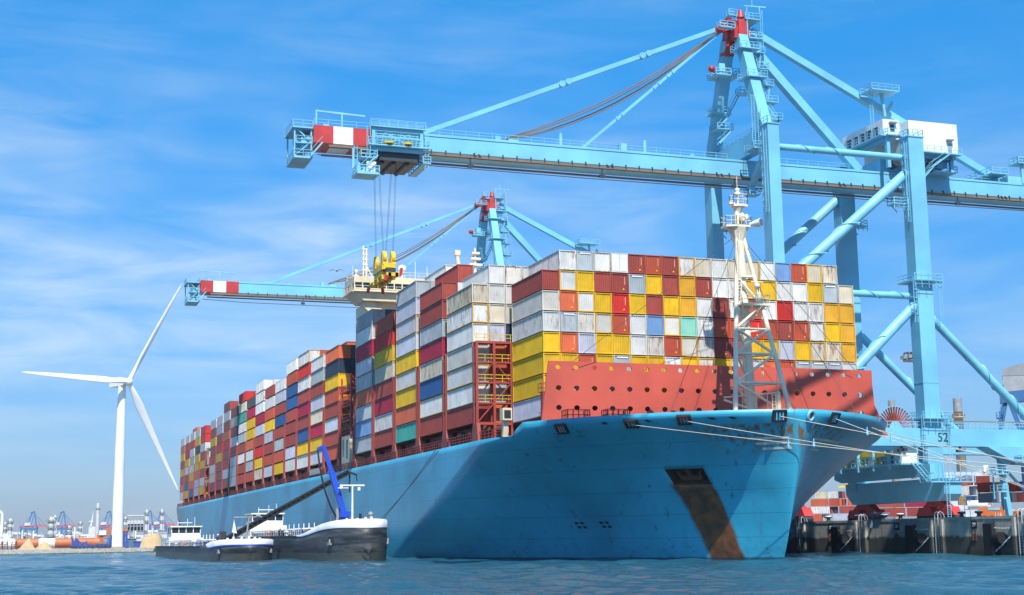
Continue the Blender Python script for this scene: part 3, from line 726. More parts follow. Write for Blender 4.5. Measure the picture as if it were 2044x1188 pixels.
def deckhouse():
    y0, y1 = bayY(6)+BL+3.6, bayY(7)-2.6
    m_ = MB(); m_.box(-2.2, 49.7, y0, y1, 16.1, 47.9)
    h = m_.build('deckhouse', 'cream', SHIP)
    s = MB(); s.box(SX-.05, -2.25, y0+1, y1-1.2, 16.1, 22.6); s = s.build('side_house', 'cream', h)
    g = MB(); g.box(SX-.1, SX-.05, y0+2.6, y0+3.4, 18.3, 21.8); g.box(SX-.1, SX-.05, y1-2.9, y1-2.4, 18.8, 22.0); g.build('opening', 'black', s)
    st = MB()
    for i in range(4):
        z = 22.7+i*2.82; st.deck(SX, -2.3, y0+.5, y1-.5, z+.1, t=.2, rt=.09)
        st.stairs((SX+1.2, y0+1.2, z+.1), (SX+1.2, y1-1.5, z+2.9))
        for yy in (y0+.5, y1-.5): st.bar((SX+.1, yy, z), (SX+.1, yy, z+2.9), .3)
    st.build('outside_stairs', 'shipred', h)
    yb0, yb1 = 87.0, 95.0
    w = MB()
    def beam(xa, xb, z0, z1, i=0.): w.box(xa, xb, yb0+i, yb1-i, z0, z1)
    w.prism([(-3.2, yb0+.4, 47.9), (50.7, yb0+.4, 47.9), (52.6, yb0+.4, 49.5), (-5.1, yb0+.4, 49.5)], (0, yb1-yb0-.8, 0))
    w.box(-5.2, 52.7, yb0, yb1, 49.5, 50.25); w.box(-5.2, 52.7, yb0, yb1, 51.3, 52.5)
    k = 0; x = -5.2
    while x < 52.8: w.box(min(x, 52.5), min(x, 52.5)+.2, yb0+.02, yb0+.3, 50.25, 51.3); x += 1.55
    for yy in (yb0+2, yb0+4, yb0+6, yb1-.3): w.box(-5.2, -4.95, yy, yy+.25, 50.25, 51.3)
    wing = w.build('navigation_bridge', 'cream', h)
    g = MB(); g.box(-5.0, 52.5, yb0+.25, yb1-.3, 50.25, 51.3); g.build('window', 'glass', wing)
    r = MB(); r.rail([(-5.1, yb0+.1, 52.5), (52.6, yb0+.1, 52.5), (52.6, yb1, 52.5), (-5.1, yb1, 52.5)], 1.1, 1.8, .06, closed=True); r.rail([(-5.1, yb0-.5, 49.6), (52.6, yb0-.5, 49.6)], 1.0, 1.6, .06); r.box(-5.2, 52.6, yb0-.6, yb0, 49.5, 49.6)
    r.box(-5.7, -5.2, yb0, yb1, 49.5, 49.6); r.rail([(-5.6, yb0, 49.6), (-5.6, yb1, 49.6)], 1.3, 1.2, .06, rows=3); r.build('railing', 'buff', wing)
    for a, b in ((-2.6, .6), (50.1, 46.9)): s = MB(); s.bar((a, yb0+2, 48.0), (b, yb0+2, 45.0), 1.3, 2.2); s.build('wing_strut', 'cream', wing)
    mt_ = MB(); x = -2.7; mt_.tube((x-.25, 89, 52.5), (x-.25, 89, 58.8), .16, 8); mt_.tube((x+.35, 89, 52.5), (x+.35, 89, 58.3), .2, 8)
    for z in (54, 55, 56, 57, 58): mt_.box(x-.5, x+.6, 88.8, 89.2, z, z+.2)
    mt_.bar((x, 89, 55.5), (x+1.7, 89, 52.5), .16); mt_.build('signal_mast', 'buff', wing)
    for x, r_, z in ((4.7, .85, 54.4), (-4.4, .4, 53.5)):
        d = MB(); d.tube((x, 89, 52.5), (x, 89, z-.3), .2, 8); d.ball((x, 89, z+.2), r_, n=14); d.bar((x-.8, 89, 52.5), (x, 89, z-.2), .1); d.bar((x+.8, 89, 52.5), (x, 89, z-.2), .1); d.build('radome', 'white', wing)
    d = MB()
    for x, z in ((7.6, 56.5), (10, 55.5), (-4.8, 55.0)): d.tube((x, 90, 52.5), (x, 90, z), .05, 5)
    d.build('whip_aerial', 'white', wing)
    t = MB(); t.box(15.2, 18.8, 90, 93, 52.5, 56.2); t.tube((16.8, 91, 56), (16.4, 91, 58.6), .45, 8); t.box(15.9, 17.0, 90.5, 91.5, 58.3, 59.3)
    t.tube((20.2, 91, 52.5), (20.2, 91, 60), .35, 8, .2)
    for z, w_ in ((56.4, 1.3), (57.6, 1.0), (58.7, .8)): t.box(20.2-w_, 20.2+w_, 90.4, 91.6, z, z+.4)
    t.build('radar_mast', 'buff', wing)
    # funnel casing far aft
    f = MB(); ya, yb = bayY(19)+BL+3, bayY(20)-2.2; f.box(2, 45.5, ya, yb, 16.1, 42); f.build('funnel_casing', 'cream', SHIP)
    f = MB(); f.box(14, 33, ya+.5, yb-.5, 42, 52); f.build('funnel', 'crane', SHIP)
    f = MB(); f.rail([(SX, ya-1, 22), (SX, yb+1, 22)], 1, 1.5, .09); f.box(SX, 2, ya+.5, yb-.5, 27, 27.3); f.box(SX, 2, ya+.5, yb-.5, 33, 33.3); f.box(SX+.3, 2, ya+1.2, yb-1.2, 28, 32.8); f.build('side_platform', 'cream', SHIP)
deckhouse()

# ------------------------------------------------------------------ containers
CLEN, CWID, CHGT = 12.19, 2.43, 2.655
def corr(mb, p, q, z0, z1, n, depth, inward):
    """a corrugated wall from p to q"""
    p = Vector(p); q = Vector(q); d = q-p; inward = Vector(inward); pts = []
    for i in range(n):
        for f, o in ((0, 0), (.32, 0), (.5, 1), (.82, 1)): pts.append(p+d*((i+f)/n)+inward*depth*o)
    pts.append(q)
    k = len(pts); mb.add([(v.x, v.y, z) for z in (z0, z1) for v in pts], [(i, i+1, i+1+k, i+k) for i in range(k-1)])
def container_meshes():
    b = MB(); x, L, H = CWID/2-.045, CLEN, CHGT
    corr(b, (-x, .07, 0), (x, .07, 0), .1, H-.06, 9, .075, (0, 1, 0))
    corr(b, (x, L-.07, 0), (-x, L-.07, 0), .1, H-.06, 9, .05, (0, -1, 0))
    corr(b, (-x, L-.07, 0), (-x, .07, 0), .1, H-.06, 36, .07, (1, 0, 0))
    corr(b, (x, .07, 0), (x, L-.07, 0), .1, H-.06, 36, .07, (-1, 0, 0))
    b.add([(-x, .07, H-.06), (x, .07, H-.06), (x, L-.07, H-.06), (-x, L-.07, H-.06)], [(0, 1, 2, 3)])
    b.add([(-x, .07, .1), (x, .07, .1), (x, L-.07, .1), (-x, L-.07, .1)], [(3, 2, 1, 0)])
    body = bpy.data.meshes.new('container_body'); body.from_pydata(b.v, [], b.f); body.materials.append(BM['white'])
    f = MB(); X = CWID/2; p = .15
    for sx in (-1, 1):
        for ya, yb in ((0, p), (L-p, L)): f.box(min(sx*X, sx*(X-p)), max(sx*X, sx*(X-p)), ya, yb, .14, H-.1)
        f.box(min(sx*X, sx*(X-.07)), max(sx*X, sx*(X-.07)), p, L-p, H-.11, H-.015); f.box(min(sx*X, sx*(X-.07)), max(sx*X, sx*(X-.07)), p, L-p, 0.02, .15)
    for ya, yb in ((.003, .08), (L-.08, L-.003)): f.box(-X+p, X-p, ya, yb, H-.12, H-.015); f.box(-X+p, X-p, ya, yb, .02, .16)
    for sx in (-1, 1):
        for ya in (-.004, L-.176):
            for za in (0, H-.12): f.box(min(sx*(X+.004), sx*(X-.17)), max(sx*(X+.004), sx*(X-.17)), ya, ya+.18, za, za+.12+.02)
    fr = bpy.data.meshes.new('corner_frame'); fr.from_pydata(f.v, [], f.f); fr.materials.append(BM['white'])
    mk = MB(); mk.box(.66, .71, .03, .066, 1.15, 2.2); mk.box(.38, .58, .03, .066, .42, .62); code = bpy.data.meshes.new('painted_marking'); code.from_pydata(mk.v, [], mk.f); code.materials.append(MAT['cream']); code.materials.append(MAT['yellow'])
    code.polygons.foreach_set('material_index', [0]*6+[1]*6)
    bd = MB(); bd.box(-.75, .85, .02, .066, 2.30, 2.46); band = bpy.data.meshes.new('label_band'); band.from_pydata(bd.v, [], bd.f); band.materials.append(MAT['white'])
    dr = MB()
    for s in (-1, 1):
        dr.box(min(s*.03, s*1.06), max(s*.03, s*1.06), .0, .06, .2, H-.16)
        for k in (.35, .78): dr.tube((s*k, -.04, .2), (s*k, -.04, H-.16), .03, 6)
        for z in (.75, 1.35, 1.95): dr.box(min(s*.08, s*1.02), max(s*.08, s*1.02), -.02, -.002, z, z+.05)
    door = bpy.data.meshes.new('door'); door.from_pydata(dr.v, [], dr.f); door.materials.append(MAT['white'])
    return body, fr, code, band, door
CB, CF, CCODE, CBAND, CDOOR = container_meshes()
ORDW = ['first', 'second', 'third', 'fourth', 'fifth', 'sixth', 'seventh', 'eighth', 'ninth', 'tenth', 'eleventh', 'twelfth', 'thirteenth', 'fourteenth', 'fifteenth', 'sixteenth', 'seventeenth', 'eighteenth', 'nineteenth', 'twentieth']
NCONT = [0]
def setmat(o, mt):
    o.material_slots[0].link = 'OBJECT'; o.material_slots[0].material = mt
def container(col, loc, label, group, sc=(1, 1, 1), rot=0., parts=True, extra=None, frame=None):
    o = bpy.data.objects.new('shipping_container', CB); C.objects.link(o); o.location = loc; o.scale = sc; o.rotation_euler = (0, 0, rot)
    setmat(o, BM[col]); tag(o, label, 'container', group); NCONT[0] += 1
    if parts:
        f = bpy.data.objects.new('corner_frame', CF); C.objects.link(f); f.parent = o; setmat(f, BM[frame or col])
    for e in (extra or []):
        c = bpy.data.objects.new(e.name, e); C.objects.link(c); c.parent = o
    return o
STUFF = {}
def stuffbox(col, x0, y0, z0, h, L=BL): STUFF.setdefault(col, []).append((x0+.03, x0+2.47, y0, y0+L, z0+.02, z0+h))
H1, ZB1 = 2.774, 18.68
H3, ZB3 = 2.82, 18.74
KEY = {'W': 'white', 'w': 'lavender', 'G': 'grey', 'c': 'cream', 'u': 'rusty', 'Y': 'yellow', 'A': 'amber', 'R': 'maroon', 'r': 'red', 'b': 'brick', 'C': 'crimson',
       'O': 'orange', 'B': 'blue', 'S': 'sky', 'N': 'navy', 'T': 'teal', 'M': 'mint', 'D': 'dark', 'L': 'lilac'}
# foremost bay: one string per column, topmost box first (columns 2-18 start one tier higher)
FRONT = ['RuWYYYL', 'WWOGOY', 'GYWuLb', 'WRYuYY', 'dRrbYG', 'RGYWWY', 'bYRSuY', 'RRYubW', 'WAAMuY', 'cRWWWu', 'WWRbRY', 'cWWbRc', 'cAbrYW', 'WYWbYO',
         'SWrRwb', 'bWWbYG', 'cYWWuG', 'cGAYcG', 'cAAAW']
def front_bay():
    for i, s in enumerate(FRONT):
        topt = 7 if i in (0, 18) else 8
        for k, ch in enumerate(s):
            t = topt-1-k; ex = []; col = KEY.get('W' if ch == 'd' else ch)
            if ch == 'd': ex = [CDOOR]
            elif ch in 'RrbO' and (i*7+k*3) % 4 != 0: ex = [CCODE]
            elif ch == 'G': ex = [CBAND]
            fr = None
            if ch in 'Wcuw': fr = ('amber', 'rusty', None, 'cream')[(i*5+k*3) % 4]
            lab = f"{WORD[col]} container{' with closed doors' if ch == 'd' else ''}, {ORDW[k]} from top in the {ORDW[i]} column from port, foremost stack"
            if i == 0: lab = f"{WORD[col]} container, {ORDW[k]} from top in the foremost stack's column beside the red frame"
            container(col, (2.5*i+1.25, 0, ZB1+H1*t), lab, 'containers in the foremost bay', (1, 1, H1/2.774), 0, True, ex, fr)
        for t in range(topt-len(s)): stuffbox(rnd.choice(['white', 'maroon', 'yellow']), 2.5*i, 0, ZB1+H1*t, 2.7, CLEN)
front_bay()
SIDE = {2: 'cWWuWWR', 3: 'RRGCcBWR', 4: 'GwwwYWYOT', 5: 'brYcRCWR', 6: 'GWCwGOGSG', 7: 'ONYbRwRb', 8: 'WGRwcCYw', 9: 'WrWRCRBYW', 10: 'WbBBRRRwW', 11: 'WwRBRGbY', 12: 'RWbYwRbw',
        13: 'WWWCwRrYc', 14: 'DCYYOWGR', 15: 'rcTWGRWRR', 16: 'RcRWrWWW', 17: 'RWROrRrWb', 18: 'WwRrYRRC', 19: 'WRYRrWcC', 20: 'rrWRYRWY', 21: 'WYNYYOww', 22: 'WrWGWYOB', 23: 'WRCYWRBY', 24: 'WOYRYROW'}
def side_bays():
    for k, s in SIDE.items():
        y = bayY(k); n = len(s)
        for j, ch in enumerate(s):
            t = n-1-j; col = KEY[ch]
            if k <= 15:
                fr = ('amber', 'cream', None)[(k+j) % 3] if ch in 'Wcuw' else None
                container(col, (SX+1.25, y, ZB3+H3*t), f"{WORD[col]} container, {ORDW[j]} from top, outer side of the {ORDW[k-1]} stack from the bow",
                          'containers along the ship side', (1, BL/CLEN, H3/2.774), 0, k < 10, None, fr)
            else: stuffbox(col, SX, y, ZB3+H3*t, 2.72)
        # the rest of the bay, hidden behind the outer column
        pal = ['white', 'maroon', 'grey', 'yellow', 'brick', 'navy', 'cream', 'white', 'orange']
        for i in range(1, 23):
            for t in range(n if i != 1 or k != 2 else 3):
                if k == 2 and i in (1, 2, 3) and t >= 3: continue
                q = rnd.choice(pal)
                if k == 7 and i == 1 and t >= 4: q = ('maroon', 'crimson', 'navy', 'dark')[(t-4) % 4]
                stuffbox(q, SX+2.5*i, y, ZB3+H3*t, 2.72)
    def extra(col, k, i, t, lab, frame=None):
        container(col, (SX+2.5*i+1.25, bayY(k), ZB3+H3*(t-1)), lab, 'containers showing behind the outer columns', (1, BL/CLEN, H3/2.774), 0, True, None, frame)
    e2 = ['WWcwO', 'uWcNR', 'Wcwww']
    for i in (1, 2, 3):
        for j, ch in enumerate(e2[i-1]):
            t = 8-j; col = KEY[ch]
            extra(col, 2, i, t, f"{WORD[col]} container end, {ORDW[j]} from top in the {['nearest', 'middle', 'farthest'][i-1]} column behind the red frame", 'rusty' if ch in 'Wuc' else None)
    extra('maroon', 3, 1, 9, 'long maroon container highest on the third stack from the bow', None)
    extra('white', 4, 2, 10, 'white container topmost behind the fourth stack, left of the maroon one', 'cream')
    extra('maroon', 3, 2, 8, 'maroon container second from the left atop the third stack from the bow')
    extra('orange', 8, 2, 9, 'orange container standing highest on the eighth stack from the bow')
    extra('rusty', 10, 2, 9, 'rust-edged white container end behind the top of the tenth stack')
    for k, i, t, c in ((23, 1, 9, 'orange'), (20, 3, 9, 'blue'), (16, 4, 9, 'yellow'), (16, 5, 9, 'navy'), (12, 1, 8, 'white'), (2, 4, 7, 'white'), (2, 5, 7, 'white')): stuffbox(c, SX+2.5*i, bayY(k), ZB3+H3*(t-1), 2.72)
side_bays()
def stuff_containers():
    mb = MB(); cols = list(STUFF)
    for ci, c in enumerate(cols):
        for b in STUFF[c]: mb.box(*b, ci)
    tag(mb.build('container_stack', [BM[c] for c in cols], loc=(CX, 180, 18.7)), 'remaining containers stacked across the deck and towards the stern', 'containers', kind='stuff')
stuff_containers()

# ------------------------------------------------------------------ quay cranes
def crane():
    Y0 = 58.0
    K = thing('quay_crane', (75, Y0, QZ), 'nearer light blue quay crane marked 52, with its boom out over the bow', 'crane', 'container quay cranes')
    YN, YF = 46.0, 70.0
    legs = {}
    for nm, x, y, w, d in (('a', 62.5, YN+1.4, 2.3, 2.8), ('b', 62.5, YF, 2.3, 2.8), ('c', 92.8, YN+1.4, 3.3, 2.8), ('d', 92.0, YF, 3.3, 2.8)):
        m_ = MB(); zt = 76.4 if nm in 'ac' else 76.0
        m_.box(x-w/2, x+w/2, y-d/2, y+d/2, 11.0, zt)
        m_.box(x-w/2-.15, x+w/2+.15, y-d/2-.15, y+d/2+.15, zt, zt+.25)
        for z in (30, 50): m_.box(x-w/2-.05, x+w/2+.05, y-d/2-.05, y+d/2+.05, z, z+.12)
        l = m_.build('leg', 'crane', K); legs[nm] = l
        if nm in 'ac':
            r = MB(); z = zt+.25; r.rail([(x-w/2, y-d/2, z), (x+w/2, y-d/2, z), (x+w/2, y+d/2, z), (x-w/2, y+d/2, z)], 1.2, 1.2, .09, closed=True)
            r.ladder((x-w/2-.5, y-d/2+.4, 60), 15.5, .6)
            for z in (62+k*1.5 for k in range(9)): r.box(x-w/2-1.1, x-w/2-.9, y-d/2-.1, y-d/2+.9, z, z+.08)
            for yy in (-.1, .9): r.bar((x-w/2-1, y-d/2+yy, 61), (x-w/2-1, y-d/2+yy, 75), .09)
            r.build('ladder_cage', 'rail', l)
    def belt(x, y, w, d, z):
        b = MB(); b.deck(x-w/2-1.4, x+w/2+1.4, y-d/2-1.3, y+d/2+1.3, z, t=.25, rt=.09); b.rail([(x-w/2-1.4, y-d/2-1.3, z-1.6), (x+w/2+1.4, y-d/2-1.3, z-1.6)], 1.5, 1.5, .08)
        b.ladder((x-w/2-1.2, y-d/2-.9, z-8), 8.5, .6); b.ladder((x+w/2+1.0, y-d/2-.9, z-8), 8.5, .6)
        for zz in (z-6.5, z-5, z-3.5, z-2): b.box(x-w/2-1.5, x-w/2-.4, y-d/2-1.2, y-d/2-1.1, zz, zz+.08)
        b.build('leg_platform', 'rail', K)
    belt(92.8, YN+1.4, 3.3, 2.8, 49.0); belt(92.8, YN+1.4, 3.3, 2.8, 23.6)
    def side_stand(x, y, z, w=3.2, d=2.2):
        b = MB(); b.deck(x-w/2, x+w/2, y-d/2, y+d/2, z, t=.25, rt=.1); b.bar((x, y, z-1.8), (x-w/2, y, z-.2), .15); b.rail([(x-w/2, y-d/2, z-1.2), (x+w/2, y-d/2, z-1.2)], 1.1, 1.2, .1); b.build('leg_platform', 'rail', K)
    side_stand(89.0, 47.4, 63.5); side_stand(94.9, 70, 64.5); side_stand(65.0, 70, 62.0); side_stand(64.9, 68.6, 53.5, 1.8)
    m_ = MB(); m_.bar((66.3, 69.5, 52.4), (66.3, 69.5, 56), .9); m_.build('floodlight', 'dark', K)
    # girder
    GX0, GX1, GY0, GY1, GZ0, GZ1 = -9.5, 130.0, 55.0, 61.4, 68.75, 71.75
    g = MB(); g.box(GX0, GX1, GY0, GY1, GZ0, GZ1); g.box(GX0, GX1, GY0-.12, GY0, GZ1-.35, GZ1+.05); g.box(GX0, GX1, GY1, GY1+.12, GZ1-.35, GZ1+.05)
    girder = g.build('boom', 'crane', K)
    for i, c in enumerate(('crane_red', 'crane_white', 'crane_red')):
        b = MB(); b.box(-19.6+3.367*i, -19.6+3.367*(i+1), GY0, GY1, GZ0, GZ1); b.build('boom_band', c, girder)
    u = MB()
    for y in (GY0-.1, GY1-.3): u.box(-17, GX1, y, y+.4, GZ0-.55, GZ0-.25)
    u.box(-17, GX1, GY0-.45, GY0-.1, GZ0-.75, GZ0-.62)
    u.build('trolley_rail', 'cable_brown', girder)
    h = MB(); x = -7
    while x < GX1-1:
        h.bar((x, GY0-.2, GZ0+.1), (x, GY0-.2, GZ0-.8), .16); h.bar((x, GY0-.2, GZ0+.2), (x, GY0+.3, GZ0+.2), .2); x += 2.6
    h.bar((-17, GY0-.2, GZ0-.82), (GX1-1, GY0-.2, GZ0-.82), .06)
    for x in (8, 33, 55, 81, 99, 118): h.bar((x+.4, GY0-.15, GZ0+.1), (x+1, GY0-.15, GZ0-.8), .22); h.bar((x+1.3, GY0-.15, GZ0+.1), (x+1.9, GY0-.15, GZ0-.8), .22)
    h.build('cable_hanger', 'dark', girder)
    for x in (7.8, 32.5, 59, 108, 125):
        h = MB(); h.bar((x, GY0-.2, GZ0-.7), (x, GY0-.2, GZ0-2.0), .18); h.box(x-.5, x+.5, GY0-.4, GY0+.1, GZ0-2.4, GZ0-1.9)
        h.build('cable_hook', 'dark', girder)
    c = MB(); c.path([(-19, GY0-.2, 66.6), (-8, GY0-.2, 66.2), (30, GY0-.2, 66.0), (60, GY0-.2, 66.1), (95, GY0-.2, 66.0), (130, GY0-.2, 66.2)], .09, 5)
    c.build('festoon_cable', 'cable', girder)
    r = MB()
    for xa, xb in ((-19.5, 58), (66, 84), (112, 130)):
        for y in (GY0+.2, GY1-.2): r = MB(); r.rail([(xa, y, GZ1), (xb, y, GZ1)], 1.1, 2.4, .07); r.build('boom_railing', 'rail', girder)
    e = MB()
    for x, w, hh in ((15.5, 1.8, .8), (13, 1, 1.2), (37, 1.2, 1.8), (4, 1, .5), (51, .8, .8)): e.box(x, x+w, GY0+1.5, GY0+3, GZ1, GZ1+hh)
    for x in (25.5, 42): e.tube((x, GY0+2, GZ1), (x, GY0+2, GZ1+2.8), .35, 8)
    e.build('boom_fitting', 'rail', girder)
    # gantry at the boom tip
    t = MB(); t.deck(-23.2, -19.8, GY0-.5, GY1+.5, GZ1-.6, t=.25, rt=.09); t.deck(-22.9, -19.8, GY0-.3, GY1+.3, GZ0-2.6, t=.35, rt=.09); t.deck(-22.6, -19.8, GY0-.2, GY0+2.3, GZ0-.2, t=.2, rt=.08)
    for x in (-22.8, -20.0):
        for y in (GY0, GY1): t.bar((x, y, GZ0-2.6), (x, y, GZ1-.6), .25)
    for a, b in (((-22.8, GY0, GZ0-2.6), (-20, GY0, GZ0)), ((-22.8, GY0, GZ1-.6), (-20, GY0, GZ0)), ((-22.8, GY1, GZ0-2.6), (-20, GY1, GZ0)), ((-20, GY0+1, GZ0-2.6), (-22.8, GY0+1, GZ1-.6))): t.bar(a, b, .18)
    t.stairs((-20.2, GY0-.3, GZ0-2.6), (-18.2, GY0-.3, GZ0-.1), .7); t.box(-21.6, -20.1, GY0+.3, GY1-.5, GZ0-.9, GZ0+.9)
    t.build('tip_platform', 'rail', girder)
    t = MB(); t.bar((-19, GY0+1, GZ1), (-19, GY0+1, GZ1+2.9), .25); t.bar((-14.6, GY0+1, GZ1), (-14.6, GY0+1, GZ1+2.8), .25); t.bar((-19, GY0+1, GZ1+2.75), (-10.6, GY0+1, GZ1+2.5), .28); t.box(-17.6, -16.6, GY0+2, GY0+3, GZ1, GZ1+.9)
    t.build('tip_gallows', 'rail', girder)
    # trolley with its machinery and cabin
    X0, X1 = -10.0, -1.0
    tr = MB()
    for y in (GY0-1.3, GY1+1.3):
        tr.bar((X0, y, GZ1-.25), (X1, y, GZ1-.25), .5, .7); tr.bar((X0, y, GZ0-.7), (X1, y, GZ0-.7), .45, .7)
        for x in (X0+.3, X1-.3): tr.bar((x, y, GZ0-1), (x, y, GZ1), .55)
        tr.bar((X0+.5, y, GZ0-.5), (X1-.5, y, GZ1), .16); tr.bar((X0+.5, y, GZ1), (X1-.5, y, GZ0-.5), .16)
    for x in (X0+.3, X1-.3): tr.bar((x, GY0-1.3, GZ1+.35), (x, GY1+1.3, GZ1+.35), .5)
    for k in range(5): x = X0+1.5+k*1.5; tr.bar((x, GY0-1.3, GZ0-.6), (x+.75, GY0-1.3, GZ1-.4), .12)
    tr.bar((X0+.3, GY0-1.3, (GZ0+GZ1)/2), (X1-.3, GY0-1.3, (GZ0+GZ1)/2), .2)
    trolley = tr.build('trolley', 'crane', K)
    d = MB(); d.deck(X0-.8, X1+.9, GY0-2.4, GY0-1.3, GZ0-.1, t=.2, rt=.09); d.deck(X0-.3, X1+.3, GY0-2, GY0-1.2, GZ1+.25, t=.2, rt=.07); d.deck(X1-.2, X1+1.2, GY0-2, GY1+1, GZ0-2.6, t=.2, rt=.08)
    d.ladder((X0-.7, GY0-2.2, GZ0-5), 8, .6); d.ladder((X1+.5, GY0-1.8, GZ0-3.8), 6, .6)
    d.build('trolley_walkway', 'rail', trolley)
    d = MB(); d.box(X0+.8, X1-.5, GY0-.9, GY1+.9, GZ0-2.2, GZ0-.8); d.box(X0+1.4, X1-1, GY0-1.5, GY1+1, GZ0-2.6, GZ0-2.1)
    for x in (-8, -6, -3.6): d.tube((x, GY0-.6, GZ0-2.6), (x, GY1+.5, GZ0-2.6), .45, 10)
    d.build('hoist_machinery', 'dark', trolley)
    d = MB()
    for x in (-7.2, -3.9): d = MB(); d.lathe((x, GY0-1.9, GZ0+.4), [(.9, -.22), (.9, .05)], 12); d.box(x-.9, x+.9, GY0-2.1, GY0-1.6, GZ0+.17, GZ0+.27); d.build('buffer', 'yellow', trolley)
    d = MB(); cx0, cx1 = -13.2, -9.4
    d.deck(cx0, cx1, GY0-4.5, GY0-.6, GZ0-5.6, t=.4, rt=.12)
    for x in (cx0+.1, cx1-.1): d.bar((x, GY0-1.0, GZ0-5.5), (x, GY0-1.0, GZ0-.8), .3)
    d.stairs((cx0+.4, GY0-3.9, GZ0-5.6), (cx1-.2, GY0-3.9, GZ0-2.6), .8); d.ladder((cx0+.6, GY0-.8, GZ0-5.6), 5.4); d.deck(cx0+1, cx1, GY0-3, GY0-.6, GZ0-2.6, t=.2, rt=.1); d.box(cx0+.8, cx0+2, GY0-1.8, GY0-.8, GZ0-5.5, GZ0-3.4)
    d.build('service_platform', 'rail', trolley)
    d = MB(); d.box(cx1-1.7, cx1-.1, GY0-2.6, GY0-1.0, GZ0-5.4, GZ0-3.3); d.build('operator_cabin', 'crane_white', trolley)
    # A-frame over the waterside legs
    ax, ay = 62.3, Y0
    portal = MB(); portal.box(61.6, 63.4, YN+2.8, YF-1.4, 72.6, 76.2); po = portal.build('portal_beam', 'crane', K)
    r = MB(); r.rail([(61.7, YN+3, 76.2), (61.7, YF-2, 76.2)], 1.1, 1.8, .08); r.rail([(63.3, YN+3, 76.2), (63.3, YF-2, 76.2)], 1.1, 1.8, .08)
    r.deck(59.8, 61.6, YN+2.5, YN+6, 72.6, t=.2, rt=.09); r.deck(59.8, 61.6, YF-4, YF-.5, 73.5, t=.2, rt=.09); r.ladder((60.2, YN+3, 72.6), 10, .6); r.ladder((61.2, YN+2.6, 68), 12, .6)
    r.build('portal_railing', 'rail', po)
    apN, apF = Vector((ax+.4, ay-1.2, 96.5)), Vector((ax-.9, ay+1.6, 96.5))
    n = MB(); n.bar((62.5, YN+3.0, 76), apN, 2.3, 2.3, up=(0, -1, 0), w2=1.9, h2=1.9); fa = n.build('a_frame_leg', 'crane', K)
    n = MB(); n.bar((62.0, YF-1.6, 76), apF, 2.2, 2.2, up=(0, -1, 0), w2=2.0, h2=2.0); fb = n.build('a_frame_leg', 'crane', K)
    for s, dd in ((.55, 1.2), (.86, 1.6)):
        c = Vector((62.5, YN+3.0, 76)).lerp(apN, s); b = MB(); b.deck(c.x-1.9, c.x+2.4, c.y-1.9, c.y+1.9, c.z, t=.2, rt=.09)
        b.build('a_frame_platform', 'rail', fa)
    c = Vector((62.0, YF-1.6, 76)).lerp(apF, .7); b = MB(); b.deck(c.x-2.4, c.x+2.4, c.y-2.2, c.y+2.2, c.z, t=.35, rt=.1); b.build('a_frame_platform', 'rail', fb)
    st = MB(); base = Vector((62.5, YN+3.0, 76)); prev = None
    for i in range(5):
        c = base.lerp(apN, .14+.18*i)+Vector((3.0, 1.0, 0)); st.deck(c.x-1.0, c.x+1.5, c.y-1, c.y+1, c.z, t=.15, rt=.09)
        if prev is not None: st.stairs(prev+Vector((.9 if i % 2 else -.6, 0, 0)), c+Vector((-.6 if i % 2 else .9, 0, 0)), .8)
        prev = c
    st.build('access_stairs', 'rail', fa); st = MB()
    for i, z in enumerate((80.2, 83.4)):
        st.deck(60.2-.6*i, 63.6-.6*i, 62.8, 66.2, z, t=.15, rt=.09)
        st.stairs((60.6, 63.4, z-3), (63.4, 63.4, z), .9)
    st.stairs((62.8, 63.2, 83.4), (64.0, 61.2, 86.6), .9); st.deck(63.6, 65.6, 59.5, 61.4, 86.6, t=.15, rt=.09)
    st.build('access_stairs', 'rail', fa)
    hd = MB(); hd.bar(apN-Vector((0, .1, 1.6)), apN+Vector((.1, .4, 3.4)), 1.9, 1.9, w2=1.5); hd.bar(apF-Vector((0, -.6, 2.8)), apF+Vector((0, -.4, 2.0)), 2.0, 2.0, w2=1.3); hd.tube((ax-1.8, ay-.9, 99.6), (ax-1.8, ay+1.2, 99.6), .85, 14); hd.tube((ax+1.0, ay-1.9, 98.9), (ax+1.0, ay+1.5, 98.9), .8, 14); hd.bar((ax+1, ay-1.4, 97.4), (ax+2.4, ay-1.4, 97.4), .5, 1.2); hd.box(ax-1.2, ax+1.6, ay-1.7, ay+2.2, 96.2, 98.6)
    hd.bar((ax-.4, ay, 99.2), (ax-3.8, ay-.4, 98.0), 2.2, 1.5, w2=1.0); hd.tube((ax-4.0, ay-1.0, 97.8), (ax-4.0, ay+.6, 97.8), .8, 12); hd.tube((ax+.6, ay-1.0, 100.5), (ax+.6, ay-1.0, 102.0), .8, 10, .4)
    head = hd.build('mast_head', 'crane_red', K)
    hp = MB(); hp.deck(ax+1.4, ax+4.4, ay-2.6, ay+2.6, 96.3, t=.2, rt=.1); hp.deck(ax+1.0, ax+4.2, ay-2.2, ay+2.2, 100.2, t=.2, rt=.1)
    for y in (ay-2, ay+2): hp.bar((ax+4.1, y, 96.3), (ax+4.1, y, 102.9), .18); hp.bar((ax+1.4, y, 96.3), (ax+1.4, y, 102.4), .18)
    hp.bar((ax+.8, ay-2, 102.6), (ax+5.6, ay-2, 102.8), .2); hp.bar((ax+2.6, ay-2, 102.8), (ax+2.6, ay-2, 104.0), .12); hp.deck(ax-4.6, ax-1.4, ay-2.4, ay-1.2, 97.9, t=.15, rt=.1); hp.deck(ax-2.6, ax-.8, ay-2.4, ay-1.4, 100.4, t=.15, rt=.1)
    hp.box(ax+2.2, ax+3.6, ay-1.4, ay+1, 93.2, 96.0); hp.ladder((ax+4.3, ay-2.3, 94), 8)
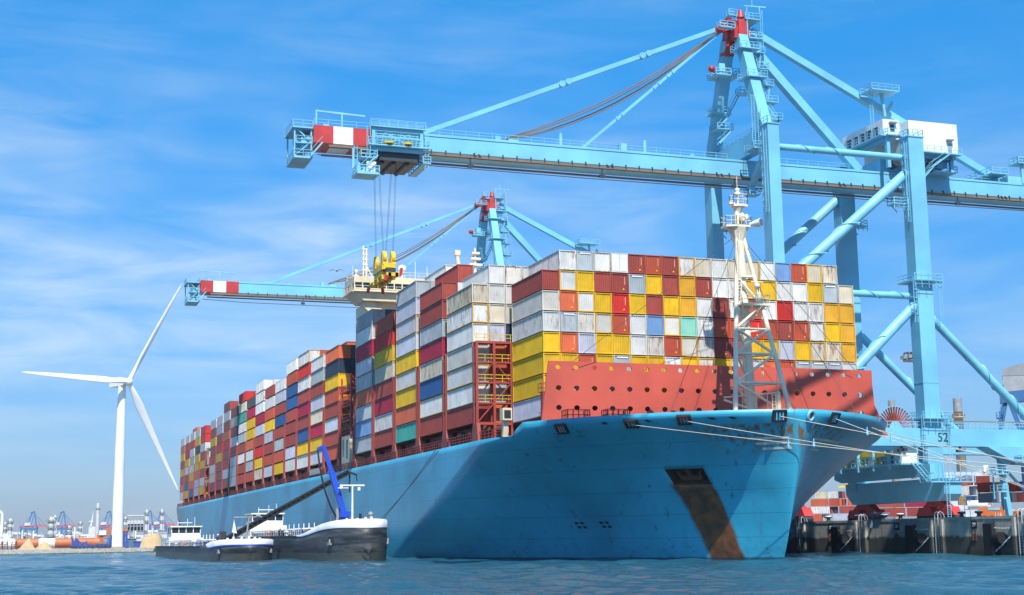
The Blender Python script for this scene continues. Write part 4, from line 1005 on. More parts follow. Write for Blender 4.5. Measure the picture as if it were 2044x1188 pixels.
    hp.build('head_platform', 'rail', head); hp = MB(); hp.deck(ax-4.8, ax-1.6, ay-.5, ay+1.6, 89.2, t=.2, rt=.1); hp.box(ax-3.8, ax-2.6, ay, ay+1, 89.2, 91.4)
    hp.build('light_platform', 'rail', head)
    hp = MB(); hp.ball((ax-5.6, ay-.2, 90.0), .65); hp.bar((ax-5.4, ay-.2, 90), (ax-4.8, ay, 89.4), .3); hp.build('aviation_light', 'crane_red', head)
    def stay(p, q, w, h, joints=(), name='forestay', y=0.):
        p = Vector(p); q = Vector(q); m_ = MB(); m_.bar(p, q, w, h)
        for s in joints:
            c = p.lerp(q, s); d = (q-p).normalized()
            for e in (-.7, .7): m_.tube(c+d*e+Vector((0, -w*.8, 0)), c+d*e+Vector((0, w*.8, 0)), h*.72, 12)
        return m_.build(name, 'crane', K)
    ym = (GY0+GY1)/2
    stay((ax-3.9, ay-.4, 98.0), (-1.2, ym, 72.2), .7, .80, (.26, .53))
    stay((ax-3.7, ay-.2, 97.3), (29.5, ym, 72.0), .5, .5, (.36, .46, .72))
    for x, y in ((-1.2, ym), (29.5, ym)):
        b = MB(); b.prism([(x-1.6, y-.2, GZ1), (x+1.6, y-.2, GZ1), (x+.5, y-.2, GZ1+1.0), (x-.5, y-.2, GZ1+1.0)], (0, .4, 0)); b.build('stay_lug', 'crane', girder)
    cb = MB()
    def sag(p, q, d, n=10):
        p = Vector(p); q = Vector(q); return [p.lerp(q, i/n)-Vector((0, 0, d*4*(i/n)*(1-i/n))) for i in range(n+1)]
    for y, d in ((57.2, 2.3), (57.8, 2.8), (58.4, 3.6), (59.0, 3.9)): cb.path(sag((ax-3.9, y, 97.6), (15.5, y, 73.0), d), .12, 5)
    cb.build('boom_hoist_rope', 'cable_brown', K)
    stay((ax+1.4, ay-.6, 96.4), (87.6, ym-.4, 72.5), 1.5, 1.6, (), 'backstay')
    stay((ax+3.2, ay, 98.4), (122.0, ym, 72.3), 1.2, 1.35, (), 'backstay')
    b = MB(); b.box(120.5, 125.5, GY0, GY1, GZ1, GZ1+1.4); b.deck(116, 120, GY0-1, GY1+1, GZ1+1.6, t=.2, rt=.1); b.deck(122.5, 127, GY0-1, GY0+2, GZ1+4.2, t=.2, rt=.12); b.bar((124, GY0, GZ1), (124, GY0, GZ1+4.2), .5); b.bar((122.6, GY0-.6, GZ1+4.8), (127, GY0-.6, GZ1+5.2), .25, .8); b.build('stay_anchor', 'rail', girder)
    # machinery house on the girder
    hx0, hx1, hy0, hy1, hz0, hz1 = 89.8, 105.6, 50.6, 66.0, 75.0, 80.7
    hs = MB(); hs.box(hx0+4.9, hx1, hy0, hy1, hz0, hz1+.5); hs.box(hx0, hx0+3.7, hy0+1.3, hy1, hz0+3.1, hz1+.7); hs.box(hx0+3.7, hx0+4.9, hy0+3, hy1, hz0+3.1, hz1)
    for x in (hx0+4.85, hx1-.05): hs.box(x, x+.1, hy0-.04, hy0, hz0, hz1+.5)
    house = hs.build('machinery_house', 'crane_white', K)
    w = MB()
    for k in range(5): y = hy0+3+k*2.3; w.box(hx0-.06, hx0, y, y+1.0, hz0+3.7, hz0+5.3)
    w.box(hx0+1.6, hx0+2.5, hy0+1.24, hy0+1.3, hz0+4.0, hz0+5.4); w.build('window', 'glass', house)
    w = MB()
    for k in range(5): y = hy0+4.1+k*2.3; w.box(hx0-.1, hx0, y, y+.45, hz0+3.5, hz0+5.4)
    w.box(hx1-2.6, hx1-1.2, hy0-.8, hy0, hz0+2.7, hz0+3.0); w.box(hx0+1.3, hx0+2.9, hy0+.5, hy0+1.3, hz0+5.6, hz0+5.85); w.build('sunshade', 'steel', house)
    w = MB(); w.box(hx1-2.2, hx1-1.3, hy0-.06, hy0, hz0+.1, hz0+2.3); w.build('door', 'steel', house)
    s = MB()
    s.deck(hx0-1.2, hx0, hy0+.5, hy1, hz0+3.1, t=.25, rt=.09, sides='sw'); s.deck(hx0, hx0+4.8, hy0-.2, hy0+1.3, hz0+3.1, t=.25, rt=.09, sides='sw'); s.deck(hx0+4.9, hx1, hy0-1.3, hy0, hz0, t=.25, rt=.08, sides='sew')
    s.stairs((hx0+8.6, hy0-1, hz0-3.2), (hx1-2.6, hy0-1, hz0), .9); s.stairs((hx0+5.4, hy0-1, hz0-6.6), (hx0+8.8, hy0-1, hz0-3.2), .9)
    s.deck(hx1-5, hx1+.4, hy0+1, hy1-2, hz0-3.0, t=.2, rt=.1); s.build('house_gallery', 'rail', house)
    s = MB()
    for y in (hy0+1, hy1-1):
        for x in (90.4, 97, 104.6): s.bar((x, y, GZ1), (x, y, hz0 if x > 95 else hz0+2.9), .7)
        s.bar((94.9, y, hz0-.4), (hx1-.3, y, hz0-.4), .7, .8)
    for x in (97, 104.6): s.bar((x, hy0, hz0-.5), (x, hy1, hz0-.5), .7, .9)
    s.bar((90.4, hy0+1.4, hz0+2.5), (90.4, hy1, hz0+2.5), .8, 1.0)
    s.box(91, 97.5, GY0+.2, GY1-.2, GZ1, hz0-.5); s.box(98.5, 104.5, hy0+2, hy1-2, hz0-2.0, hz0-.5); s.build('house_support', 'crane', house)
    s = MB(); s.tube((100.6, hy0+1.5, 72.9), (100.6, hy1-1.5, 72.9), 1.1, 16); s.box(96, 99.6, GY0-1.6, GY0, GZ1, 75.5); s.tube((93.4, GY0-2, 73.6), (93.4, GY0, 73.6), 1.1, 14); s.build('rope_drum', 'dark', house)
    s = MB(); z = 88.0; s.deck(88.6, 94.8, GY0-2, GY0+2.2, z-.2, t=.2, rt=.1); s.bar((92.5, GY0, 83), (92, GY0, z), .5); s.bar((93.5, GY0+2, 83), (95.2, GY0+1, 86.5), .7); s.ladder((89.6, GY0, 80), 8, .7); s.build('stay_platform', 'rail', K)
    # frame pipes with spiral strakes
    def pipe(p, q, r, a=.0, b=1., name='brace'):
        p = Vector(p); q = Vector(q); d = (q-p).normalized(); L = (q-p).length
        m_ = MB(); m_.tube(p, q, r, 16); o = m_.build(name, 'crane_pipe', K)
        u = Vector((0, 0, 1)) if abs(d.z) < .9 else Vector((0, 1, 0)); e1 = d.cross(u).normalized(); e2 = d.cross(e1)
        pitch = r*10; n = int((b-a)*L/pitch*14); s = MB()
        if n > 4:
            vs = []; fs = []
            for i in range(n+1):
                t = a*L+(b-a)*L*i/n; ang = 2*math.pi*t/pitch
                c = p+d*t; w = e1*math.cos(ang)+e2*math.sin(ang)
                for rr, o2 in ((r*.98, -.09), (r*1.24, -.05), (r*1.24, .05), (r*.98, .09)): vs.append(c+w*rr+d*o2)
            for i in range(n):
                for k in range(3): fs.append((4*i+k, 4*i+k+1, 4*i+5+k, 4*i+4+k))
            s.add(vs, fs); s.build('spiral_strake', 'crane_pipe', o)
    for y, lx in ((YN+1.4, 91.2), (YF, 90.4)):
        sx = 63.6
        pipe((sx, y, 72.6), (lx, y, 72.6), .62, .1, .55)
        pipe((sx, y, 47.0), (lx, y, 69.6), .95, .05, .6)
        pipe((sx, y, 46.2), (lx, y, 46.2), .62, .5, .95)
        pipe((sx, y, 19.5), (lx, y, 44.4), .95, .3, .75)
        pipe((lx+3.2, y, 42.6), (118.0, y, 21.0), .80, .35, .9)
    pipe((62.5, YN+2.8, 72.5), (62.5, Y0-2.5, 66.3), .6); s = MB(); s.deck(61.4, 63.6, Y0-4.4, Y0-2.2, 65.2, t=.2, rt=.1); s.box(61.9, 63.1, Y0-3.6, Y0-2.6, 65.2, 67); s.build('latch_platform', 'rail', K)
    # portal beams low on the frame, the near one numbered
    for y, hh in ((YN+1.4, 3.2), (YF, 2.6)):
        m_ = MB(); yn = y-1.55; m_.box(63.7, 131, yn, yn+3.1, 18.5, 18.5+hh); bm_ = m_.build('lower_beam', 'crane', K)
        r = MB(); r.rail([(64, yn+.1, 18.5+hh), (90.9, yn+.1, 18.5+hh)], 1.2, 1.6, .09); r.rail([(95.5, yn+.1, 18.5+hh), (131, yn+.1, 18.5+hh)], 1.2, 1.6, .09); r.rail([(95.5, yn+3, 18.5+hh), (131, yn+3, 18.5+hh)], 1.2, 1.6, .09)
        r.build('beam_railing', 'rail', bm_)
        if y < 50:
            text_part('52', 2.3, (94.5, yn-.03, 20.05), (R(90), 0, 0), 'dark', 'crane_number', bm_)
            m_ = MB(); m_.box(97, 131, yn+.6, yn+.9, 18.5+hh+1.3, 18.5+hh+1.5); m_.build('cable_tray', 'cable_brown', bm_)
            m_ = MB(); c = Vector((85.5, yn+1.5, 18.5+hh))
            for i in range(21):
                a = math.pi*i/20; d = Vector((math.cos(a), 0, math.sin(a))); m_.bar(c+d*1.2, c+d*4.0, .13, .3, up=(0, 1, 0))
            rl = m_.build('cable_reel', 'shipred', K)
            m_ = MB(); m_.prism([c+Vector((1.3*math.cos(math.pi*i/12), -.3, 1.3*math.sin(math.pi*i/12))) for i in range(13)], (0, .6, 0))
            for sg in (-.3, .3):
                for i in range(20): a, b = math.pi*i/20, math.pi*(i+1)/20; m_.bar(c+Vector((4*math.cos(a), sg, 4*math.sin(a))), c+Vector((4*math.cos(b), sg, 4*math.sin(b))), .12)
            m_.build('reel_hub', 'rail', rl)
        for x in (86, 98.5):
            m_ = MB(); m_.bar((x, yn+.5, 18.5), (x-.2, yn+.5, 17.9), .3); m_.box(x-.8, x-.1, yn+.2, yn+.8, 17.5, 18.0); m_.box(x+.3, x+1.0, yn+.2, yn+.8, 17.6, 18.1); m_.build('floodlight', 'dark', K)
    # landside and waterside sills with travelling gear
    for x, w in ((62.5, 2.4), (92.4, 3.4)):
        m_ = MB(); xw = x-w/2-.12
        m_.prism([(xw, 41.0, 9.8), (xw, 42.4, 8.6), (xw, 70.4, 8.6), (xw, 72.6, 10.6), (xw, 72.6, 12.6), (xw, 41.0, 12.6)], (w+.24, 0, 0)); sl_ = m_.build('sill_beam', 'crane', K)
        for yc in (45.5, 68.5):
            b = MB(); b.prism([(x-.8, yc-3.5, 7.6), (x-.8, yc+3.5, 7.6), (x-.8, yc+2, 8.6), (x-.8, yc-2, 8.6)], (1.6, 0, 0))
            for dy in (-3, 3): b.prism([(x-.9, yc+dy-2.6, 6.1), (x-.9, yc+dy+2.6, 6.1), (x-.9, yc+dy+1.6, 7.6), (x-.9, yc+dy-1.6, 7.6)], (1.8, 0, 0))
            bo = b.build('bogie', 'crane_red', K)
            for k in range(8):
                y = yc-5.2+k*1.49; ww = MB(); ww.tube((x-.75, y, QZ+.55), (x+.75, y, QZ+.55), .52, 12); ww.build('wheel', 'dark', bo)
    m_ = MB()
    m_.prism([(89.6, 43.4, 13.6), (89.6, 48, 13.0), (89.6, 72.6, 12.9), (89.6, 75, 13.6), (89.6, 75, 15.2), (89.6, 43.4, 15.2)], (1.0, 0, 0))
    m_.box(85.5, 90.6, 46.2, 75, 15.2, 15.5); lp = m_.build('lashing_platform', 'crane', K)
    r = MB(); r.rail([(85.5, 46.2, 15.5), (85.5, 75, 15.5)], 1.4, 1.6, .12)
    for y in (50, 55, 60, 66, 72): r.bar((85.6, y, 14.4), (85.6, y, 18.0), .45)
    r.stairs((88, 41.6, 11.9), (88, 46.0, 15.5), .9); r.deck(87.6, 97, 40.6, 43.8, 12.0, t=.2, rt=.1); r.ladder((91.0, 40.5, 5.2), 8.5, .7); r.ladder((89.8, 40.6, 12), 3, .7)
    for k in range(6): r.bar((90.4+k*1.2, 40.7, 12), (90.4+k*1.2, 40.7, 15.2), .1)
    r.bar((90, 40.7, 15.2), (96.6, 40.7, 15.2), .1); r.bar((90, 40.7, 13.6), (96.6, 40.7, 13.6), .1); r.build('platform_railing', 'rail', lp)
    q = random.Random(2)
    g = MB()
    for y in (52, 57, 62.5, 68, 73): g.box(86.5, 89, y, y+1.2, 15.5, 16.2+q.random()); g.tube((86.4, y+2, 15.6), (89, y+2, 15.6), .45, 8)
    g.build('lashing_gear', 'steel', lp)
    g = MB(); g.prism([(86.4, 51.0, 17.0), (86.4, 53, 18.0), (86.4, 74, 18.5), (86.4, 74, 17.6)], (2.2, 0, 0))
    for y in (55.5, 60, 65, 70): g.box(86.6, 88.8, y, y+1.3, 15.6, 17.6)
    g.build('pinning_station', 'yellow', lp)
    g = MB(); g.box(86.2, 89.4, 46.8, 49.4, 15.5, 18.5); g.build('control_cabin', 'crane_white', lp)
    g = MB(); g.box(89.45, 89.55, 47, 49, 12.75, 12.95); g.build('sign_plate', 'crane_white', lp)
    # landward end of the portal beams
    m_ = MB()
    y = YN+1.4; m_.bar((109.2, y, QZ), (107.6, y, 18.5), .9); m_.bar((118.5, y, QZ), (118.5, y, 18.5), .8)
    m_.bar((118.5, YN+1.4, QZ), (109.4, YN+1.4, 14), .4); m_.bar((103.8, YN, 18.4), (108.5, YN, 15.2), .35)
    m_.prism([(103.2, YN-1.4, 18.4), (118, YN-1.4, 18.4), (118, YN-1.4, 15.6), (109, YN-1.4, 15.6)], (0, 3.4, 0)); bp_ = m_.build('rear_support', 'crane', K)
    m_ = MB(); m_.box(109.5, 122, YN-2, YN+2, 15.2, 15.5); m_.deck(108.8, 122, YN-3.6, YN-1.6, 15.6, t=.25, rt=.12); m_.deck(104.5, 107.4, YN-1.5, YN+1, 13.6, t=.2, rt=.1); m_.deck(105, 107.4, YN-1, YN+1, 10.4, t=.2, rt=.1); m_.bar((107.2, YN, 9), (107.2, YN, 14), .6); m_.bar((105, YN, 9), (105, YN, 14), .2); m_.build('rear_platform', 'rail', bp_)
    m_ = MB(); m_.prism([(111.5, YN-2.6, 17.3), (118, YN-2.6, 17.3), (118, YN-2.6, 18.1), (113, YN-2.6, 18.1)], (0, 2, 0)); m_.build('portal_trolley', 'yellow', bp_)
    return K
KRAN = crane()
k2 = copy_tree(KRAN); k2.location = (75, 208, QZ)
for ch in k2.children:
    if ch.name.startswith('trolley'): ch.location.x += 52     # its trolley stands over the quay
tag(k2, 'farther light blue quay crane reaching over the middle of the ship behind the bridge', 'crane', 'container quay cranes')
k3 = copy_tree(KRAN); k3.location = (75, -50, QZ)
for ch in k3.children:
    if ch.name.startswith('trolley'): ch.location.x += 60
tag(k3, 'light blue quay crane nearest the viewer, its rigging shading the red breakwater', 'crane', 'container quay cranes')
for kk in (k2, k3):
    for ch in list(kk.children_recursive):
        if ch.name.startswith('crane_number'): bpy.data.objects.remove(ch)   # only the nearer crane shows its number
def spreader():
    c = Vector((-6.6, 58.2, 46.0))
    S = thing('container_spreader', c, 'yellow container spreader hanging on ropes from the trolley of the nearer crane', 'spreader')
    L = 6.1
    b = MB(); b.box(c.x-.85, c.x-.35, c.y-L, c.y+L, c.z+.1, c.z+.75); b.box(c.x+.35, c.x+.85, c.y-L, c.y+L, c.z+.1, c.z+.75)
    for y in (-L, -3, 0, 3, L-.4): b.box(c.x-1.2, c.x+1.2, c.y+y, c.y+y+.4, c.z+.1, c.z+.7)
    b.box(c.x-1.1, c.x+1.1, c.y-2.6, c.y+2.6, c.z+.75, c.z+1.6); b.build('spreader_frame', 'yellow', S)
    h = MB(); h.box(c.x-1.0, c.x+1.0, c.y-3.4, c.y+3.4, c.z+1.7, c.z+2.8)
    h.bar((c.x, c.y-3.2, c.z+2.2), (c.x, c.y+3.2, c.z+2.2), 2.4, 1.0); hb_ = h.build('headblock', 'yellow', S)
    for dy in (-2.6, 2.6):
        for dx in (-.75, .75):
            s = MB(); s.tube((c.x+dx-.3, c.y+dy, c.z+3.7), (c.x+dx+.3, c.y+dy, c.z+3.7), 1.0, 16); s.prism([(c.x+dx-.36, c.y+dy-.8, c.z+2.6), (c.x+dx-.36, c.y+dy+.8, c.z+2.6), (c.x+dx-.36, c.y+dy+.3, c.z+4.9), (c.x+dx-.36, c.y+dy-.3, c.z+4.9)], (.72, 0, 0)); s.build('sheave', 'yellow', hb_)
    f = MB()
    for y in (-L, L):
        for x in (-1.2, 1.2): f.bar((c.x+x, c.y+y, c.z+.2), (c.x+x*1.15, c.y+y*1.03, c.z+1.5 if y < 0 and x > 0 else c.z-.8), .4)
    f.box(c.x-.5, c.x+.5, c.y-1.2, c.y+1.2, c.z+1.2, c.z+2.2); f.build('flipper', 'crane_red', S)
    r = MB()
    for dy, ty in ((-2.9, 56.2), (-2.3, 57.0), (2.3, 59.4), (2.9, 60.2)):
        for dx, tx in ((-.8, -8.0), (.8, -5.0)): r.tube((c.x+dx, c.y+dy, c.z+3.9), (tx, ty, 66.2), .024, 5)
    r.build('hoist_rope', 'cable', S)
    e = MB(); e.box(c.x-.8, c.x+.8, c.y-4.6, c.y-3.6, c.z+.8, c.z+1.8); e.box(c.x-.7, c.x+.7, c.y+3.6, c.y+4.4, c.z+.8, c.z+1.7); e.build('drive_unit', 'dark', S)
spreader()

# ------------------------------------------------------------------ bunker barges alongside
def weld(o):
    bm = bmesh.new(); bm.from_mesh(o.data); bmesh.ops.remove_doubles(bm, verts=bm.verts, dist=.02); bmesh.ops.recalc_face_normals(bm, faces=bm.faces); bm.to_mesh(o.data); bm.free()
def barge(x0, x1, yb, ys, zdeck, zbow, blue_line, label, bowlen):
    B = thing('tanker_barge', ((x0+x1)/2, (yb+ys)/2, 0), label, 'barge', 'bunker barges alongside the ship')
    cx, hw = (x0+x1)/2, (x1-x0)/2
    def plan(y, z):
        t = min(1, max(0, (y-yb-max(0, (2-z))*.35)/bowlen)); w = hw*(1-(1-t)**2.15)**.5
        te = min(1, max(0, (ys-y)/6)); return w*(1-(1-te)**3*.35)
    def zt(y): t = min(1, max(0, (y-yb)/(bowlen*1.9))); s = t*t*(3-2*t); return zbow+(zdeck-zbow)*s
    ysn = [yb+bowlen*(i/24)**2.6 for i in range(25)]+[yb+bowlen*(1+.1*i) for i in range(1, 12)]+[yb+bowlen*2.1+(ys-yb-bowlen*2.1)*(i/12) for i in range(1, 13)]
    fr = [-.8, 0, .6, 1.2]
    def strip(zlo, zhi, rows, name, mat, off=0.):
        m_ = MB()
        for side in (-1, 1):
            vs = []
            for y in ysn:
                for r in range(rows+1):
                    z = zlo(y)+(zhi(y)-zlo(y))*r/rows; vs.append((cx+side*(plan(y, z)+off), y, z))
            k = rows+1
            fs = [(i*k+r, i*k+r+1, (i+1)*k+r+1, (i+1)*k+r) for i in range(len(ysn)-1) for r in range(rows)]
            m_.add(vs, fs if side < 0 else [f[::-1] for f in fs], 0, True)
        n = len(ysn)
        vs = [(cx-plan(y, zhi(y))-off, y, zhi(y)) for y in ysn]+[(cx+plan(y, zhi(y))+off, y, zhi(y)) for y in ysn]
        m_.add(vs, [(i, i+n, i+n+1, i+1) for i in range(n-1)])
        yb2 = ysn[-1]; m_.add([(cx-plan(yb2, 0), yb2, zlo(yb2)), (cx+plan(yb2, 0), yb2, zlo(yb2)), (cx+plan(yb2, 0), yb2, zhi(yb2)), (cx-plan(yb2, 0), yb2, zhi(yb2))], [(0, 1, 2, 3)])
        o = m_.build(name, mat, B); weld(o); return o
    bul = lambda y: (.9*max(0, 1-((y-yb)/(bowlen*1.25))**8) if blue_line else 1.25*max(0, 1-(y-yb)/(bowlen*2.2))) if y-yb < bowlen*(1.25 if blue_line else 2.2) else 0
    hull_ = strip(lambda y: -.8, lambda y: zt(y)-bul(y)-.02, 6, 'hull', 'bargehull')
    # white bulwark round the bow
    m_ = MB(); yl = [y for y in ysn if bul(y) > .02]
    for side in (-1, 1):
        vs = []
        for y in yl: vs += [(cx+side*(plan(y, 3)+.05), y, zt(y)-bul(y)-.02), (cx+side*(plan(y, 3)+.05), y, zt(y)), (cx+side*(plan(y, 3)-.2), y+(.2 if y < yb+.1 else 0), zt(y)), (cx+side*(plan(y, 3)-.2), y+(.2 if y < yb+.1 else 0), zt(y)-bul(y))]
        fs = [(i*4+r, i*4+r+1, i*4+r+5, i*4+r+4) for i in range(len(yl)-1) for r in range(3)]
        m_.add(vs, fs if side < 0 else [f[::-1] for f in fs], 0, True)
    weld(m_.build('bulwark', 'white', B))
    if blue_line:
        m_ = MB()
        for side in (-1, 1):
            vs = []
            for y in yl: vs += [(cx+side*(plan(y, 3)+.08), y, zt(y)-bul(y)-.16), (cx+side*(plan(y, 3)+.08), y, zt(y)-bul(y)+.06)]
            fs = [(i*2, i*2+1, i*2+3, i*2+2) for i in range(len(yl)-1)]; m_.add(vs, fs if side < 0 else [f[::-1] for f in fs])
        m_.build('blue_line', 'royal', B)
    # rubbing strake and anchor pockets
    m_ = MB()
    for side in (-1, 1): m_.box(cx+side*hw-.12, cx+side*hw+.12, yb+bowlen*1.9, ys-5, zdeck-.35, zdeck-.05)
    m_.build('rubbing_strake', 'black', B)
    for side in (-1, 1):
        y = yb+bowlen*(.42 if side < 0 else .28); z = zt(y)*.5; x = cx+side*plan(y, z)
        t = Vector((side*(plan(y+.3, z)-plan(y-.3, z)), .6, 0)).normalized(); n = Vector((t.y*side, -t.x*side, 0)); n = n if n.y < 0 or n.x*side > 0 else -n
        m_ = MB(); c = Vector((x, y, z)); w = .8 if zbow > 4 else .55
        m_.prism([c-t*w-Vector((0, 0, w*.7))+n*.12, c+t*w*.8-Vector((0, 0, w*.7))+n*.12, c+t*w+Vector((0, 0, w*.8))+n*.05, c-t*w*1.1+Vector((0, 0, w*.8))+n*.05], -n*.3)
        pk = m_.build('anchor_pocket', 'black', B)
        m_ = MB(); m_.bar(c-Vector((0, 0, w*.5))+n*.2, c+Vector((0, 0, w*.4))+n*.2, .22); m_.bar(c-t*w*.7-Vector((0, 0, w*.45))+n*.2, c+t*w*.6-Vector((0, 0, w*.45))+n*.2, .3); m_.build('anchor', 'steel', pk)
    # cargo deck: trunk, pipes, valves, railing
    m_ = MB(); m_.box(cx-hw*.72, cx+hw*.72, yb+bowlen*1.3, ys-22, zdeck-.3, zdeck+.75); tk = m_.build('cargo_trunk', 'steel', B)
    q = random.Random(int(x0*10)); p = MB()
    for k in range(4): x = cx-hw*.6+k*hw*.4; p.tube((x, yb+bowlen*1.4, zdeck+1.0), (x, ys-23, zdeck+1.0), .13, 8)
    y = yb+bowlen*1.45
    while y < ys-24:
        p.tube((cx-hw*.9, y, zdeck+1.0), (cx+hw*.9, y, zdeck+1.0), .11, 8); p.bar((cx-hw*.7, y, zdeck), (cx-hw*.7, y, zdeck+1.9), .12); y += 4.3
    p.build('deck_piping', 'white', tk)
    p = MB(); y = yb+bowlen*1.35; n_ = 0
    cols = ['steel', 'white', 'royal', 'orange', 'dark', 'cream']
    while y < ys-24 and n_ < 60:
        c = q.choice(cols); v = MB(); x = cx-hw*q.uniform(.35, .95); w = q.uniform(.25, .5); h = q.uniform(.5, 1.3)
        v.lathe((x, y, zdeck), [(w*.6, 0), (w*.6, h*.5), (w, h*.55), (w, h*.75), (w*.35, h*.8), (w*.35, h)], 8); v.build('deck_valve', c, tk); n_ += 1
        y += q.uniform(.7, 1.7) if n_ < 30 else q.uniform(1.5, 3)
    r = MB()
    for side in (-1, 1): r.rail([(cx+side*(hw-.15), yb+bowlen*1.7, zdeck+.1), (cx+side*(hw-.15), ys-20, zdeck)], 1.0, 1.8, .05)
    r.build('railing', 'white', B)
    # bow fittings
    for k in range(7):
        v = MB(); a = (k-3)/3.4; y = yb+2.2+abs(a)**2*bowlen*.55; x = cx+a*(hw-1.1)*(.75 if abs(a) > .8 else .9); v.tube((x, y, zt(y)-.6), (x, y, zt(y)+q.uniform(.15, .55)), .22, 8); v.build('bollard', 'white', B)
    # wheelhouse
    wy0, wy1 = ys-19, ys-11; zw = zdeck+(1.6 if zbow < 4 else 2.2)
    w = MB(); w.box(cx-hw*.72, cx+hw*.72, ys-20, ys-3, zdeck-.2, zw); w.box(cx-hw*.60, cx+hw*.60, wy0, wy1, zw, zw+1.0); w.box(cx-hw*.66, cx+hw*.66, wy0-.4, wy1+.3, zw+2.25, zw+2.5)
    for i in range(5): x = cx-hw*.6+i*hw*.3; w.box(x-.07, x+.07, wy0, wy0+.15, zw+1, zw+2.25)
    w.box(cx-hw*.6, cx-hw*.57, wy1-.2, wy1, zw+1, zw+2.25)
    wh = w.build('wheelhouse', 'white', B)
    g = MB(); g.box(cx-hw*.58, cx+hw*.58, wy0+.08, wy1-.1, zw+1.0, zw+2.25); g.build('window', 'glass', wh)
    a = MB()
    for x in (-.3, .1, .4): a.tube((cx+x*hw, wy0+2, zw+2.5), (cx+x*hw, wy0+2, zw+4+x), .05, 5)
    a.bar((cx-1.5, wy0+2, zw+3.2), (cx+1.5, wy0+2, zw+3.2), .12); a.build('aerial', 'white', wh)
    return B, cx, hw
def barges():
    B, cx, hw = barge(-21.0, -10.8, 30.0, 135, 4.0, 6.1, False, 'larger black tanker barge with a high white bow and a blue crane, nearer the ship', 15.0)
    c = Vector((-15.7, 47, 5.2))
    m_ = MB(); m_.tube(c, c+Vector((0, 0, 1.8)), .7, 12); m_.box(c.x-.8, c.x+.8, c.y-.8, c.y+.8, c.z+1.4, c.z+2.3); ped = m_.build('crane_pedestal', 'royal', B)
    top = Vector((-19.0, 47.6, 17.6)); mid = (c+Vector((0, 0, 2))).lerp(top, .62)
    m_ = MB(); m_.bar(c+Vector((0, 0, 1.6)), mid, .9, .95, up=(0, -1, 0), w2=.8); m_.bar(mid, top, .66, .62, up=(0, -1, 0), w2=.55); m_.bar(mid-Vector((.6, 0, .3)), mid+Vector((.2, 0, .5)), .35); m_.bar(top, top+Vector((-.9, 0, -.45)), .55, .5); m_.build('crane_arm', 'royal', ped)
    m_ = MB(); m_.tube(c+Vector((-1.0, .6, .5)), c+Vector((-1.0, .6, 2.8)), .3, 8); m_.build('hydraulic_tank', 'steel', ped)
    pts = []
    a, b, d = top+Vector((-.9, 0, -.5)), Vector((-17.9, 47, 9.0)), c+Vector((-1.3, .4, 1.6))
    for i in range(15): t = i/14; pts.append(a*(1-t)**2+Vector((-19.4, 46.5, 10.3))*2*t*(1-t)+d*t*t)
    m_ = MB(); m_.path(pts, .14, 6); m_.build('transfer_hose', 'black', ped)
    m_ = MB(); x = -14.7; m_.tube((x, 46, 5), (x, 46, 11.6), .2, 8, .14); m_.bar((x-1.7, 46, 11.5), (x+1.9, 46, 11.5), .22); m_.box(x-2.0, x-1.6, 45.8, 46.2, 11, 11.6); m_.box(x+.8, x+1.2, 45.8, 46.2, 10.7, 11.2)
    m_.bar((x-2.3, 46, 11.1), (x-.6, 46, 11.1), .12); m_.build('bow_mast', 'white', B)
    m_ = MB(); m_.tube((-13.9, 44, 5.4), (-13.9, 44, 7.1), .22, 8); m_.build('vent_pipe', 'black', B)
    m_ = MB(); m_.tube((-13.0, 41, 5.3), (-13.0, 41, 6.9), .36, 10); m_.ball((-13.0, 41, 6.9), .45); m_.build('capstan', 'steel', B)
    m_ = MB(); m_.rail([(-17.3, 50, 5.2), (-15.8, 50, 5.2)], 1.9, .7, .12, rows=1); m_.build('pipe_gallows', 'bluegrey', B)
    B, cx, hw = barge(-34.3, -24.3, 52.0, 158, 2.45, 3.5, True, 'smaller black tanker barge with a white and blue bow, outermost beside the ship', 12.0)
    p, q = Vector((-31.0, 68, 3.4)), Vector((-9.9, 70, 14.7)); d = (q-p).normalized(); u = Vector((-d.z, 0, d.x))
    m_ = MB()
    for s in (-.35, .35):
        for y in (-.45, .45): m_.bar(p+u*s+Vector((0, y, 0)), q+u*s*.8+Vector((0, y, 0)), .26)
    n = 26
    for i in range(n):
        a, b = p.lerp(q, i/n), p.lerp(q, (i+1)/n); sg = 1 if i % 2 else -1
        for y in (-.45, .45): m_.bar(a+u*.35*sg+Vector((0, y, 0)), b-u*.35*sg+Vector((0, y, 0)), .16)
        m_.bar(a+u*.35+Vector((0, -.45, 0)), a+u*.35+Vector((0, .45, 0)), .12)
    m_.tube(p+u*.1, q+u*.1, .26, 8); m_.bar(q, q+Vector((1.5, 0, -.5)), .3); m_.bar(q+Vector((1.4, 0, -.4)), q+Vector((1.5, 0, -1.6)), .18)
    bm_ = m_.build('loading_boom', 'black', B)
    m_ = MB(); m_.bar((-31.4, 68, 2.5), (-31.4, 68, 4.8), .9); m_.bar((-31, 68, 3), p+d*3, .4); m_.build('boom_post', 'dark', B)
    m_ = MB(); m_.tube(q+Vector((.2, 0, -.3)), q+Vector((.2, 0, -3.5)), .13, 6); m_.build('hanging_hose', 'black', bm_)
    m_ = MB(); x = -28.6; m_.tube((x, 62, 3.0), (x+.5, 62, 7.1), .18, 8, .13); m_.bar((x-2.0, 62, 7.0), (x+2.6, 62, 7.05), .18); m_.box(x+1.6, x+2.3, 61.8, 62.2, 7.1, 7.4); m_.build('bow_mast', 'steel', B)
    m_ = MB(); m_.prism([(x-2.2, 62.2, 4.6), (x-1.4, 62.2, 4.4), (x-1.9, 62.2, 6.6)], (0, .03, 0)); m_.tube((x-1.9, 62.2, 3), (x-1.9, 62.2, 6.8), .05, 5); m_.build('flag', 'white', B)
